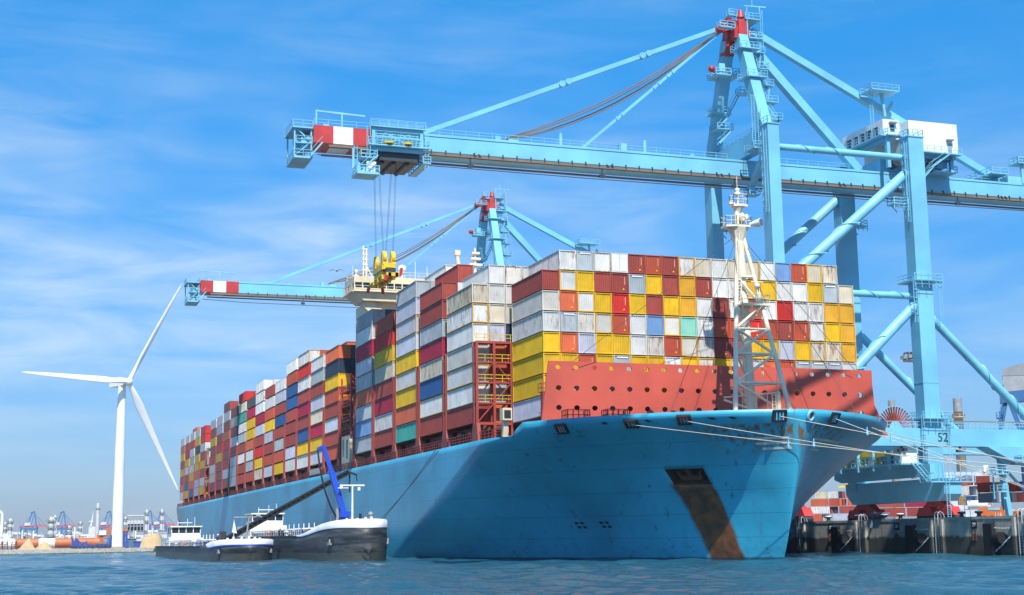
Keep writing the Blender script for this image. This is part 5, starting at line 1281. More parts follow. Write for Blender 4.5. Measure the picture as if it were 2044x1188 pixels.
    # crew member on its deck
    bm_person()
def bm_person():
    c = at(428, 238, 2.75)
    c = Vector((-33.0, 62.5, 2.45))
    me = bpy.data.meshes.new('person'); bm = bmesh.new(); lay = bm.verts.layers.skin.verify() if False else None
    pts = [((0, 0, .95), .16), ((0, 0, 1.25), .17), ((0, 0, 1.48), .15), ((0, 0, 1.58), .07), ((0, -.02, 1.70), .11), ((0, 0, 1.80), .08),
           ((-.2, 0, 1.44), .075), ((-.27, -.05, 1.17), .06), ((-.22, -.2, .96), .045), ((.2, 0, 1.44), .075), ((.28, -.03, 1.17), .06), ((.27, -.12, .92), .045),
           ((-.1, 0, .88), .11), ((-.12, -.03, .48), .075), ((-.13, 0, .07), .055), ((-.13, -.16, .04), .045), ((.1, 0, .88), .11), ((.13, .03, .48), .075), ((.14, .05, .07), .055), ((.15, -.11, .04), .045)]
    ed = [(0, 1), (1, 2), (2, 3), (3, 4), (4, 5), (2, 6), (6, 7), (7, 8), (2, 9), (9, 10), (10, 11), (0, 12), (12, 13), (13, 14), (14, 15), (0, 16), (16, 17), (17, 18), (18, 19)]
    me.from_pydata([p for p, _ in pts], ed, []); o = bpy.data.objects.new('person', me); C.objects.link(o); bm.free()
    sk = o.modifiers.new('s', 'SKIN'); o.modifiers.new('d', 'SUBSURF').levels = 1
    for i, (_, r) in enumerate(pts): me.skin_vertices[0].data[i].radius = (r, r)
    me.skin_vertices[0].data[0].use_root = True
    bpy.context.view_layer.update()
    new = bpy.data.meshes.new_from_object(o.evaluated_get(bpy.context.evaluated_depsgraph_get())); o.modifiers.clear(); o.data = new; new.name = 'person'
    new.materials.clear(); new.materials.append(MAT['cloth']); new.materials.append(MAT['skin'])
    for p in new.polygons: p.material_index = 1 if p.center.z > 1.55 or (abs(p.center.x) > .18 and p.center.z < 1.0 and p.center.z > .85) else 0; p.use_smooth = True
    o.location = c; tag(o, 'crew member in dark workwear and a white helmet standing on the outer barge deck', 'person')
    h = MB(); h.lathe(c+Vector((0, -.02, 1.74)), [(.15, 0), (.14, .05), (.11, .12), (.02, .15)], 12); o['_o'] = list(c); h.build('helmet', 'white', o); TEMP.append(o)
barges()

# ------------------------------------------------------------------ quay wall and what hangs on it
def quay():
    Wt = thing('quay_wall', (QX, 5, 0), 'stained concrete quay wall along the right, dark and wet near the water', 'quay wall')
    ys = [-120, -77, -58.5, -40, -22.0, -4.6, 14.2, 31.6, 49, 66, 84]
    for a, b in zip(ys[:-1], ys[1:]):
        m_ = MB(); m_.box(QX, QX+1.2, a+.04, b-.04, -2, QZ-.35); p = m_.build('wall_panel', 'conc', Wt)
    m_ = MB(); m_.box(QX, QX+1.2, 84, 460, -2, QZ-.35); m_.build('wall_panel', 'conc', Wt)
    m_ = MB(); m_.box(QX-.06, QX+1.25, -120, 460, QZ-.35, QZ); m_.build('coping', 'conc', Wt)
    nums = {5.1: '31', -12.5: '30', 22.8: '32', -31: '29', 40: '33'}
    for y, s in ((22.8, '31'), (5.1, '30'), (-12.5, '29'), (-31, '28')):
        m_ = MB(); m_.box(QX-.1, QX-.05, y-.6, y+.6, 3.5, 4.55)
        sg = m_.build('number_plate', 'black', Wt)
        text_part(s, .75, (QX-.12, y, 4.02), (R(90), 0, R(-90)), 'white', 'number', sg)
    for y in (22.8, 5.1, -12.5, -31):
        m_ = MB(); m_.box(QX-.1, QX, y-.3, y+.5, 1.9, 2.9); m_.bar((QX-.3, y, 2.9), (QX-.3, y+.2, 2.0), .22); m_.bar((QX-.15, y, 3.05), (QX-.4, y, 2.8), .2); m_.build('quay_hook', 'rust', Wt)
    for i, y in enumerate((31.6, 14.2, -4.6, -22.0, -40)):
        m_ = MB()
        for s in (-.35, .35):
            m_.bar((QX-.25, y+s, .2), (QX-.25, y+s, QZ-.2), .10)
            m_.path([(QX-.25, y+s, QZ-.2), (QX-.2, y+s, QZ+.6), (QX+.2, y+s, QZ+.85), (QX+.7, y+s, QZ+.55), (QX+.85, y+s, QZ)], .07, 6)
        for k in range(14): m_.bar((QX-.25, y-.35, .5+k*.34), (QX-.25, y+.35, .5+k*.34), .06)
        m_.build('quay_ladder', 'wgrey', Wt)
        m_ = MB()
        for s in (-1.1, .9): m_.box(QX-.45, QX, y+s-.22, y+s+.22, -1, QZ-.4)
        m_.build('ladder_guard', 'tan', Wt) if False else None
        for s in (-1.25, 1.1):
            m_ = MB(); m_.box(QX-.5, QX, y+s-.25, y+s+.25, -1, QZ-.25); m_.build('guard_post', 'conc', Wt)
    for i, y in enumerate((23.9-4.0, 2.6-2.2, -15.6-1.2, -34, 38)):
        F = thing('quay_fender', (QX-.9, y, 0), ['black box fender on the quay wall between plates 31 and 30', 'black box fender beside the ladder between plates 30 and 29', 'black box fender on the quay wall right of number plate 29', 'black box fender beyond the right end of the wall', 'black box fender hidden close to the bow'][i], 'fender', 'fenders on the quay wall')
        m_ = MB(); m_.box(QX-1.35, QX-.75, y-.9, y+.9, -.5, 4.1); m_.prism([(QX-1.35, y-.9, 4.1), (QX-.75, y-.9, 4.1), (QX-.75, y-.9, 4.4)], (0, 1.8, 0)); m_.build('fender_panel', 'rubber', F)
        m_ = MB(); m_.tube((QX-.75, y-2.2, 2.3), (QX-.75, y-.9, 2.3), .75, 14); m_.build('rubber_drum', 'rubber', F)
        m_ = MB(); m_.tube((QX-.76, y, 2.0), (QX, y, 2.0), .6, 12); m_.build('rubber_cone', 'rubber', F)
        m_ = MB()
        def chain(a, b, sg=.25):
            a = Vector(a); b = Vector(b); n = 12
            for k in range(n):
                p, q = a.lerp(b, k/n), a.lerp(b, (k+1)/n); z = Vector((0, 0, -sg*4*((k+.5)/n)*(1-(k+.5)/n))); m_.bar(p+z, q+z, .16 if k % 2 else .08, .08 if k % 2 else .16)
        chain((QX-.9, y-.9, 3.6), (QX-.1, y-4.2, 3.7), .15); chain((QX-1.0, y-1.0, .6), (QX-.1, y-4.0, 3.2), .1); m_.build('fender_chain', 'wgrey', F)
    for i, y in enumerate((26.0, 17.5, 10.5, 6.5, -7.8, -11.5, -26)):
        m_ = MB(); b = Vector((QX+1.6, y, QZ)); m_.lathe(b, [(.45, 0), (.45, .05), (.28, .12), (.28, .42), (.55, .5), (.55, .7), (.1, .78)], 12)
        o = m_.build('bollard', 'dark', loc=b); tag(o, ['dark bollard on the quay edge nearest the bow, before the white containers', 'dark bollard just left of the left crane bogies', 'dark bollard under the dark blue crane sill, left of its pair', 'dark bollard under the dark blue crane sill, right of its pair', 'dark bollard on the quay left of the orange vehicle', 'dark bollard right before the orange vehicle', 'dark bollard at the right edge of the quay'][i], 'bollard', 'bollards along the quay edge')
        m2 = MB(); m2.lathe(b+Vector((0, 0, .7)), [(.54, 0), (.5, .09), (.1, .13)], 12); m2.build('cap', 'white', o)
    m_ = MB(); b = Vector((QX+.3, 8.6, QZ)); m_.box(b.x-.3, b.x+1.2, 8, 12, QZ, QZ+.25); m_.bar((QX-.2, 11.5, QZ-1.2), (QX+.4, 11, QZ+1.1), .5, .35); m_.box(QX-.3, QX+1, 8.2, 11.6, QZ+.75, QZ+1.0); o = m_.build('loading_ramp', 'bluegrey', loc=b); tag(o, 'small blue grey steel ramp fixed on the quay edge below the crane', 'ramp')
quay()
def ropes():
    import itertools
    spec = [((-13.4, 16.75, -1), 2785, 1046, .5, 'lowest mooring rope, from the second square fairlead on the left of the bow'),
            ((-17.98, 16.9, -1), 2507, 1048, .5, 'long mooring rope from the third square fairlead on the left of the bow'),
            ((-23.68, 17.0, -1), 2530, 1048, .3, 'mooring rope from the fairlead at the middle of the bow'),
            ((-22.6, 16.95, 1), 2154, 1050, .2, 'steep upper mooring rope from the fairlead right of the bow middle'),
            ((-15.5, 16.7, 1), 2160, 1049, .3, 'lower rope of the steep pair from the right shoulder of the bow'),
            ((-14.0, 16.6, 1), 2480, 1046, .5, 'upper mooring rope from the right shoulder of the bow')]
    for (Y, z, sd), px, py, sg, lab in spec:
        a = hpt(Y, z, .3, sd); b = bearing(px); x = QX+1.4; y = CAM.y+(x-CAM.x)/math.tan(b); e = Vector((x, y, QZ+.5))
        m_ = MB(); n = 16; pts = [a.lerp(e, i/n)-Vector((0, 0, sg*4*(i/n)*(1-i/n))) for i in range(n+1)]
        m_.path(pts, .046, 6); o = m_.build('mooring_rope', 'rope', loc=a); tag(o, lab, 'rope', 'mooring ropes from the bow')
        if Y > -20 and sd < 0 or Y < -23 or sd > 0 and Y < -20:
            g = MB(); p = pts[4] if sd < 0 else pts[2]; g.bar(p+Vector((0, 0, -.55)), p+Vector((0, 0, .45)), .1); g.bar(p+Vector((-.15, 0, -.2)), p+Vector((.15, 0, -.2)), .12, .5); g.build('rat_guard', 'crane_pipe', o)
        bo = MB(); q = Vector((x, y, QZ)); bo.lathe(q, [(.5, 0), (.3, .15), (.3, .5), (.55, .6), (.5, .8), (.1, .85)], 12); t_ = bo.build('mooring_post', 'dark', loc=q); tag(t_, 'dark mooring post on the quay holding the '+' '.join(lab.split(',')[0].split()[:7]), 'bollard')
    for k, (a, b) in enumerate((((-5.3, 30, 16.2), (-12.0, 38.5, 6.2)), ((-5.4, 31.5, 16.2), (-11.0, 42, 6.0)))):
        a, b = Vector(a), Vector(b); m_ = MB(); n = 12; m_.path([a.lerp(b, i/n)-Vector((0, 0, .3*4*(i/n)*(1-i/n))) for i in range(n+1)], .05, 5)
        o = m_.build('mooring_rope', 'cable', loc=a); tag(o, ['thin dark line from the ship deck to the barge bow, lower of two', 'thin dark line from the ship deck to the barge bow, upper of two'][k], 'rope', 'lines from the ship to the barge')
ropes()

# ------------------------------------------------------------------ container yard on the right
def yard():
    def row(D, x0, x1, y0, y1, col, lab, ends=False):
        """a box whose long side (or end) faces the water, sized as a 40 or 20 foot box"""
        bl, br = bearing(x0), bearing(x1)
        c0 = at(x0, D); c1 = at(x1, D); w = (c1-c0).length; h = 2.75; zt_ = zof((x0+x1)/2, (y0+y1)/2, D)
        lev = max(0, round((zt_-QZ)/2.75-.5))
        if ends:
            c = at((x0+x1)/2, D, QZ+lev*2.75); return container(col, c, lab, 'containers in the quay yard', (w/2.5, .5, 1), -YAW*0, False)
        c = at((x0+x1)/2, D, QZ+lev*2.75); sc = w/12.25
        d = (c1-c0).normalized()
        return container(col, c-d*w/2+Vector((0, 0, 0)), lab, 'containers in the quay yard', (1, sc, 1), math.atan2(-d.x, d.y), False)
    D = 545
    L = [(1616, 1641, 980, 994, 'cream', 'tan yard container at the top left, just right of the ship stem'), (1642, 1662, 980, 995, 'white', 'white yard container in the top row beside the tan one'),
         (1662.5, 1669, 980, 994, 'navy', 'dark container end in the yard top row, right of the white one'), (1669.5, 1676.5, 979, 994, 'maroon', 'maroon container end in the yard top row, left of the orange one'), (1677, 1698, 977, 993, 'orange', 'orange yard container at the right of the top row by the crane'),
         (1606, 1642, 995, 1009, 'orange', 'long orange yard container in the second row behind the stem'), (1642.5, 1662, 995, 1007, 'brick', 'brick red yard container in the second row, mid'), (1663, 1669, 994, 1007, 'orange', 'narrow orange container end in the second yard row'), (1669.5, 1678, 994, 1007, 'maroon', 'dark maroon container end in the second yard row'), (1679, 1706, 993, 1007, 'orange', 'salmon orange yard container at the right of the second row'),
         (1592, 1644, 1010, 1024, 'white', 'long white yard container in the third row behind the stem'), (1645, 1652, 1008, 1022, 'maroon', 'maroon container end in the third yard row'), (1653, 1661, 1008, 1022, 'navy', 'navy container end in the third yard row'), (1662, 1715, 1007, 1020, 'maroon', 'long maroon yard container in the third row left of the crane'),
         (1590, 1628, 1025, 1037, 'brick', 'brick red yard container at the bottom left above the quay edge'), (1629, 1635, 1025, 1037, 'grey', 'grey container end at the bottom yard row'), (1636, 1643, 1025, 1037, 'cream', 'cream container end at the bottom yard row'), (1650, 1711, 1021, 1036, 'lavender', 'long pale grey yard container in the bottom row left of the crane')]
    for x0, x1, y0, y1, col, lab in L: row(D, x0, x1, y0, y1, col, lab, x1-x0 < 10)
    D = 425
    L = [(1895, 1921, 962, 980, 'orange', 'bright orange yard container top right of the crane leg'), (1895.5, 1921.5, 981, 987, 'white', 'white yard container showing under the bright orange one'), (1897, 1928, 986, 1001, 'blue', 'blue yard container under the white one, right of the crane leg'), (1899, 1914, 1002, 1017, 'yellow', 'yellow yard container next to the tank, at the bottom right of the leg'),
         (1921.8, 1931, 961, 978, 'maroon', 'maroon container end right of the bright orange yard container'), (1931.5, 1963.5, 960, 969, 'maroon', 'long maroon yard container highest right of the crane leg'), (1933, 1944.5, 969, 985, 'grey', 'grey container end beneath the long maroon one'), (1945, 1964, 969, 985, 'white', 'upper white yard container beneath the long maroon one'), (1935, 1945.5, 986, 1001, 'grey', 'lower grey container end above the tank'), (1946, 1964.5, 986, 1001, 'white', 'lower white yard container above the tank'), (1957, 1967, 1003, 1015, 'cream', 'small cream container right of the tank')]
    for x0, x1, y0, y1, col, lab in L: row(D, x0, x1, y0, y1, col, lab, x1-x0 < 12)
    for x0, x1, y0, y1, col, lab in ((1712, 1791, 1003, 1020, 'maroon', 'maroon container in the shade under the crane sill, upper left of four'), (1792, 1872, 1003, 1020, 'crimson', 'crimson container in the shade under the crane sill, upper right of four'), (1714, 1793, 1021, 1038, 'maroon', 'maroon container low behind the crane bogies, lower left of four'), (1795, 1876, 1021, 1038, 'maroon', 'maroon container low behind the crane bogies, lower right of four')): row(440, x0, x1, y0, y1, col, lab)
    D = 395
    cols = [(1965, ['maroon', 'maroon', 'navy', 'dark']), (1978, ['grey', 'yellow', 'grey', 'grey']), (1990.5, ['yellow', 'grey', 'navy', 'grey']), (2003, ['maroon', 'maroon', 'dark', 'cream']), (2028, ['maroon', 'crimson', 'maroon', 'dark'])]
    for i, (x, cs) in enumerate(cols):
        for k, c in enumerate(cs[:3 if i else 3]):
            row(D, x, x+12.3, 955+18.5*k, 973+18.5*k, c, f"{WORD[c]} container end in the far right yard block, {ORDW[i]} column, {ORDW[k]} from top", True)
    def lev(D): return 0
    c = at(1677, 545, zof(1677, 977, 545)); Y_ = thing('yard_spreader', c, 'yellow spreader frame resting on the top yard boxes left of the crane', 'spreader')
    d = (at(1690, 545)-at(1662, 545)); m_ = MB(); m_.bar(c-d*.5+Vector((0, 0, .5)), c+d*.5+Vector((0, 0, .5)), .8, .6); m_.bar(c-d*.25+Vector((0, 0, .5)), c-d*.1+Vector((0, 0, 1.9)), .4); m_.bar(c+d*.1+Vector((0, 0, 1.9)), c+d*.25+Vector((0, 0, .5)), .4); m_.build('frame', 'yellow', Y_)
    m_ = MB(); m_.bar(c-d*.14+Vector((0, 0, 1.9)), c+d*.14+Vector((0, 0, 1.9)), .9, .5); m_.build('headblock', 'yellow', Y_)
    # tank container
    c = at(1936, 415, QZ); T = thing('tank_container', c, 'white cylindrical tank container under the white boxes in the yard', 'tank')
    z = zof(1936, 1009, 415); e = at(1916, 415)-at(1936, 415); m_ = MB(); m_.tube(c+e+Vector((0, 0, z-QZ)), c-e+Vector((0, 0, z-QZ)), 1.15, 16); m_.build('tank', 'white', T)
    m_ = MB()
    for s in (-1.05, 1.05):
        q = c+e*s
        for dz in (-1.3, 1.3): m_.bar(q+Vector((0, -1.2, z-QZ+dz)), q+Vector((0, 1.2, z-QZ+dz)), .15)
        for dy in (-1.2, 1.2): m_.bar(q+Vector((0, dy, -.0)), q+Vector((0, dy, z-QZ+1.3)), .15)
    for dy in (-1.2, 1.2): m_.bar(c+e*1.05+Vector((0, dy, z-QZ-1.3)), c-e*1.05+Vector((0, dy, z-QZ-1.3)), .15)
    m_.build('tank_frame', 'steel', T)
    # orange yard vehicle
    c = at(1975, 300, QZ); A = thing('container_carrier', c, 'low orange driverless container carrier numbered 116 on the quay', 'vehicle')
    d = (at(1985, 300)-at(1965, 300)).normalized(); n = Vector((d.y, -d.x, 0)); n = n if n.y < 0 else -n
    m_ = MB(); m_.prism([c-d*3.4+n*1.4+Vector((0, 0, .7)), c+d*4.4+n*1.4+Vector((0, 0, .7)), c+d*4.4+n*1.4+Vector((0, 0, 1.9)), c+d*1.0+n*1.4+Vector((0, 0, 2.0)), c+d*.8+n*1.4+Vector((0, 0, 2.9)), c-d*3.2+n*1.4+Vector((0, 0, 2.9)), c-d*3.8+n*1.4+Vector((0, 0, 2.3))], -n*2.8); b = m_.build('chassis', 'orange', A)
    m_ = MB(); m_.prism([c-d*1.9+n*1.43+Vector((0, 0, 2.2)), c+d*.4+n*1.43+Vector((0, 0, 2.2)), c+d*.4+n*1.43+Vector((0, 0, 2.75)), c-d*1.9+n*1.43+Vector((0, 0, 2.75))], n*.05); m_.build('panel', 'crane_pipe', b)
    m_ = MB(); m_.bar(c+d*1.2+n*1.0+Vector((0, 0, 2.1)), c+d*4.6+n*1.0+Vector((0, 0, 2.1)), .3, .35); m_.build('loading_rail', 'mintpaint' if 'mintpaint' in MAT else 'wgrey', b)
    text_part('116', 1.0, c+n*1.44+Vector((0, 0, 1.35)), (R(90), 0, math.atan2(d.y, d.x)), 'white', 'fleet_number', b)
    for k in (-2.6, -1.2, 2.4, 3.6):
        m_ = MB(); m_.tube(c+d*k+n*1.5+Vector((0, 0, .6)), c+d*k+n*.9+Vector((0, 0, .6)), .6, 14); m_.build('wheel', 'rubber', A)
    # long white store behind the boxes
    c = at(1917, 620, QZ); d = (at(1966, 620)-at(1880, 620)); ln = d.length; d.normalize()
    z1 = zof(1920, 945, 620); m_ = MB(); a = at(1872, 620, QZ); e = Vector((-d.y, d.x, 0))*20
    m_.prism([a, a+d*ln*1.05, a+d*ln*1.05+e, a+e], (0, 0, z1-QZ)); o = m_.build('warehouse', 'wgrey', loc=a); tag(o, 'pale flat roofed warehouse behind the yard containers', 'warehouse')
    m_ = MB(); q = at(1953, 619, z1); m_.box(q.x, q.x+2.2, q.y, q.y+3, z1, z1+2.6); m_.build('stair_tower', 'white', o)
    # two chimneys, floodlight mast, far gantry
    for px, pyt, w, lab in ((1777.5, 803, 14, 'tan power station chimney left of the crane leg'), (1909, 799, 17, 'tan power station chimney right behind the crane leg')):
        D = 1000; b = at(px, D, QZ); zt_ = zof(px, pyt, D); r = w/2837*D/2
        m_ = MB(); m_.lathe(b, [(r*1.2, 0), (r, zt_-QZ-9), (r*1.02, zt_-QZ-9)], 18); o = m_.build('chimney', 'tan', loc=b); tag(o, lab, 'chimney', 'power station chimneys')
        m_ = MB(); m_.lathe(b+Vector((0, 0, zt_-QZ-9)), [(r*.95, 0), (r*.95, 9)], 18); m_.build('flue_tip', 'steel', o)
        m_ = MB(); m_.lathe(b+Vector((0, 0, zt_-QZ-13)), [(r*1.5, 0), (r*1.5, .8)], 16); m_.rail([b+Vector((r*1.45*math.cos(a*.7854), r*1.45*math.sin(a*.7854), zt_-QZ-12.2)) for a in range(8)], 1.6, 2, .2, closed=True); m_.build('gallery', 'tan', o)
    D = 470; b = at(1832, D, QZ); z = zof(1822, 722, D)
    m_ = MB(); m_.tube(b, (b.x-1.0, b.y, z), .55, 10, .3); o = m_.build('floodlight_mast', 'wgrey', loc=b); tag(o, 'tall slim floodlight mast with a lamp cluster left of the crane leg', 'light mast')
    m_ = MB(); m_.lathe((b.x-1, b.y, z-.4), [(3.4, 0), (3.4, .25)], 14); m_.lathe((b.x-1, b.y, z+2.2), [(3.0, 0), (3.0, .2)], 14)
    for k in range(12): a = k*math.pi/6; m_.bar((b.x-1+3.2*math.cos(a), b.y+3.2*math.sin(a), z-.4), (b.x-1+2.9*math.cos(a), b.y+2.9*math.sin(a), z+2.2), .15)
    m_.tube((b.x-1, b.y, z-.5), (b.x-1, b.y, z+2.3), .3, 8); hd = m_.build('lamp_ring', 'steel', o)
    for k in range(10): a = k*math.pi/5; m_ = MB(); m_.box(b.x-1+3.4*math.cos(a)-.5, b.x-1+3.4*math.cos(a)+.5, b.y+3.4*math.sin(a)-.4, b.y+3.4*math.sin(a)+.4, z+.3, z+1.4); m_.build('lamp', 'steel', hd)
    D = 330; c = at(2030, D, QZ); Gt = thing('yard_gantry', c, 'blue yard gantry with a grey machine house, landward of crane 52', 'gantry crane')
    px = lambda x, y: at(x, D, zof(x, y, D))
    d = (at(2040, D)-at(2000, D)).normalized(); e = Vector((-d.y, d.x, 0))
    m_ = MB(); A_ = [px(2003, 786), px(2100, 776), px(2100, 752), px(2003, 754)]; m_.prism(A_, e*9); h = m_.build('machine_house', 'gantry_grey', Gt)
    m_ = MB(); m_.prism([px(2002, 753.5), px(2101, 751), px(2101, 722), px(2040, 729), px(2004, 740)], e*9.2); m_.build('roof', 'steel', h)
    m_ = MB(); m_.prism([px(1994, 808), px(2100, 800), px(2100, 776.5), px(1994, 787)], e*3); m_.build('girder', 'farblue', Gt)
    for q in (((2005, 806), (1991, 862)), ((2014, 806), (2032, 862)), ((1991, 862), (1989, 1030)), ((2032, 862), (2035, 1030))): m_ = MB(); m_.bar(px(*q[0])+e, px(*q[1])+e, 1.0, 1.0); m_.build('gantry_leg', 'farblue', Gt)
    m_ = MB(); m_.bar(px(1985, 838)+e, px(2002, 838)+e, .3); m_.rail([px(1985, 838), px(2000, 836)], 1.2, .8, .1); m_.stairs(px(1988, 850), px(2000, 806), .8); m_.rail([px(1994, 786), px(2003, 785)], 1.4, .6, .12); m_.build('access_platform', 'farblue', Gt)
yard()

# ------------------------------------------------------------------ far shore on the left
def turbine():
    D = 720; b = at(238, D, LAND_Z); hz = zof(247, 768, D)
    T = thing('wind_turbine', b, 'tall white three-bladed wind turbine standing on the far shore', 'wind turbine')
    m_ = MB(); H = hz-LAND_Z; m_.lathe(b, [(2.75, 0), (2.7, 2), (2.45, H*.5), (1.85, H-1.5)], 28); m_.build('tower', 'turbine', T)
    m_ = MB(); m_.lathe(b, [(9, -.6), (7.5, .0), (4.5, .55)], 24); m_.build('foundation', 'sand', T)
    v = Vector((CAM.x-b.x, CAM.y-b.y, 0)).normalized(); r = Vector((-v.y, v.x, 0)); r = r if r.x > 0 else -r
    ax = (v*.80+r*.60).normalized()     # rotor axis: faces the viewer and to the right
    c = Vector((b.x, b.y, hz)); up = Vector((0, 0, 1)); sd = ax.cross(up)
    m_ = MB(); m_.bar(c-ax*7.5+up*.4, c+ax*3.3+up*.4, 4.0, 4.2, w2=3.4, h2=3.6); m_.bar(c-ax*6+up*2.8, c-ax*1+up*2.7, 3.4, .5); n = m_.build('nacelle', 'turbine', T)
    m_ = MB(); m_.bar(c-ax*3.0-sd*2.05+up*.9, c-ax*2.4-sd*2.05+up*.9, .1, 1.6); m_.bar(c-ax*5.4-sd*2.05+up*.9, c-ax*4.8-sd*2.05+up*.9, .1, 1.6); m_.build('vent_slot', 'dark', n)
    hub = c+ax*4.6+up*.3
    m_ = MB(); m_.tube(c+ax*3.2+up*.35, hub+ax*.6, 1.75, 18, 1.9); m_.ball(hub+ax*.7, 1.95, n=18); m_.build('hub', 'turbine', T)
    # blades reach where the photograph shows their tips, in the rotor's own plane
    e2 = (up-ax*up.dot(ax)).normalized(); e1 = e2.cross(ax).normalized()
    for ang, L, bend in ((math.radians(60), 60, 1.0), (math.radians(180.5), 60, 2.2), (math.radians(301), 60, 1.0)):
        dr = e1*math.cos(ang)+e2*math.sin(ang)
        if dr.dot(r) < 0 and ang < 1.6: dr = -e1*math.cos(ang)+e2*math.sin(ang)
        tn = ax.cross(dr).normalized(); m_ = MB(); vs = []; K = 12; S = 24
        for i in range(S+1):
            s = i/S; ch = 1.1 if s < .04 else interp(s, [.04, .2, .5, .8, .96, 1.0], [1.2, 2.1, 1.45, .85, .45, .06]); th = 1.05 if s < .04 else interp(s, [.04, .2, .5, 1], [1.0, .62, .3, .03]); tw = interp(s, [0, .2, 1], [.9, .6, .05])
            cc = hub+ax*.5+dr*(1.0+s*L)+ax*bend*s*s+up*(bend*.35*s*(1-s)*4 if bend > 3 else 0)
            a1 = tn*math.cos(tw)+ax*math.sin(tw); a2 = ax*math.cos(tw)-tn*math.sin(tw)
            for k in range(K): a = 2*math.pi*k/K; vs.append(cc+a1*ch*math.cos(a)+a2*th*math.sin(a))
        m_.add(vs, [(i*K+k, i*K+(k+1) % K, (i+1)*K+(k+1) % K, (i+1)*K+k) for i in range(S) for k in range(K)], 0, True); m_.build('blade', 'turbine', T)
turbine()
def shore():
    def pz(x, y, D): return at(x, D, zof(x, y, D))
    # long painted steel pile
    D = 545
    P = thing('steel_pile', at(90, D, LAND_Z), 'long steel pile lying ashore, painted in orange and white bands', 'steel pile')
    xs = [(-60, 37, 'white'), (37, 84, 'orange'), (84, 116, 'white'), (116, 205, 'orange')]
    for a, b, c in xs:
        m_ = MB(); z = LAND_Z+2.1; m_.tube(at(a, D, z), at(b, D, z), 1.75, 22); m_.build('painted_band', 'pile_orange' if c == 'orange' else c, P)
    for k, x in enumerate((7, 18, 36)):
        m_ = MB(); c = at(x, 510, LAND_Z); w = .9
        for s in (-w, w):
            m_.bar(c+Vector((s, 0, 0)), c+Vector((s*.75, 0, 3.0)), .3)
        for z in (.4, 1.1, 1.8, 2.5): m_.bar(c+Vector((-w, 0, z)), c+Vector((w, 0, z)), .16)
        m_.bar(c+Vector((-w, 0, 0)), c+Vector((w, 0, 3)), .15); o = m_.build('pile_cradle', 'rust', loc=c); tag(o, ['rusty lattice cradle leftmost before the white end of the pile', 'rusty lattice cradle second before the white pile end', 'wide rusty lattice cradle beside the first orange band of the pile'][k], 'cradle', 'cradles before the steel pile')
    def heap(x0, x1, ytop, D, lab, flat=.0):
        c = at((x0+x1)/2, D, LAND_Z); w = (at(x1, D)-at(x0, D)).length/2; h = zof((x0+x1)/2, ytop, D)-LAND_Z; q = random.Random(int(x0))
        bm = bmesh.new(); vs = {}
        n = 18
        for i in range(n+1):
            for j in range(n+1):
                u, v = i/n*2-1, j/n*2-1; r = math.hypot(u, v); z = (.5+.5*math.cos(math.pi*min(1, max(0, (r-flat)/(1-flat)))))*h*(1+.15*math.sin(u*5+q.random()*.5)+.1*math.cos(v*7))
                vs[i, j] = bm.verts.new((u*w, v*w*.8, z-.05))
        for i in range(n):
            for j in range(n): bm.faces.new((vs[i, j], vs[i+1, j], vs[i+1, j+1], vs[i, j+1])).smooth = True
        me = bpy.data.meshes.new('sand_heap'); bm.to_mesh(me); bm.free(); me.materials.append(MAT['sand']); o = bpy.data.objects.new('sand_heap', me); C.objects.link(o); o.location = c; o.rotation_euler = (0, 0, -YAW); tag(o, lab, 'sand heap', 'sand heaps on the shore')
    heap(40, 84, 1078, 500, 'pale sand heap before the first orange band of the pile'); heap(70, 118, 1083, 505, 'low sand heap before the white band of the pile'); heap(276, 336, 1070, 540, 'broad sand heap right of the turbine, beside the barge stern', .45)
    # working machines and steelwork round the turbine foot
    def frame_machine(x0, x1, y0, D, mat, lab, name, cat, seed):
        c = at((x0+x1)/2, D, LAND_Z); w = (at(x1, D)-at(x0, D)); h = zof(x0, y0, D)-LAND_Z; q = random.Random(seed); M_ = thing(name, c, lab, cat)
        m_ = MB(); d = w/2; m_.bar(c-d+Vector((0, 0, .7)), c+d+Vector((0, 0, .7)), 1.6, 1.0); m_.build('base', mat, M_)
        m_ = MB()
        for k in range(5):
            a = c+d*q.uniform(-.9, .6); b_ = a+d*q.uniform(-.5, .5)+Vector((0, 0, h*q.uniform(.6, 1.))); m_.bar(a+Vector((0, 0, .8)), b_, .45, .5); m_.bar(b_, c+d*q.uniform(-.8, .8)+Vector((0, 0, 1)), .35)
        m_.build('lattice_arm', mat, M_)
        for k in range(4): m_ = MB(); p = c+d*(-.7+k*.45)+Vector((0, 0, .5)); m_.tube(p-Vector((0, .9, 0)), p+Vector((0, .9, 0)), .5, 12); m_.build('wheel', 'dark', M_)
    frame_machine(147, 163, 1071, 525, 'shore_blue', 'blue lattice machine before the orange pile end, left of the jumble', 'lifting_frame', 'lifting frame', 3)
    frame_machine(160, 196, 1076, 515, 'shore_blue', 'low blue lattice steelwork between the pile and the excavator', 'lifting_frame', 'lifting frame', 8)
    # orange excavator-like crane on a blue carrier
    D = 520; c = at(212, D, LAND_Z); E_ = thing('piling_rig', c, 'orange piling rig on a blue base left of the turbine tower', 'piling rig')
    m_ = MB(); d = (at(229, D)-at(197, D)); m_.bar(c-d*.5+Vector((0, 0, .9)), c+d*.45+Vector((0, 0, .9)), 2.2, 1.6); m_.prism([c+d*.28+Vector((0, -.6, .2)), c+d*.5+Vector((0, -.6, .2)), c+d*.5+Vector((0, -.6, 4.6)), c+d*.42+Vector((0, -.6, 4.6))], (0, 1.2, 0)); m_.build('carrier', 'shore_blue', E_)
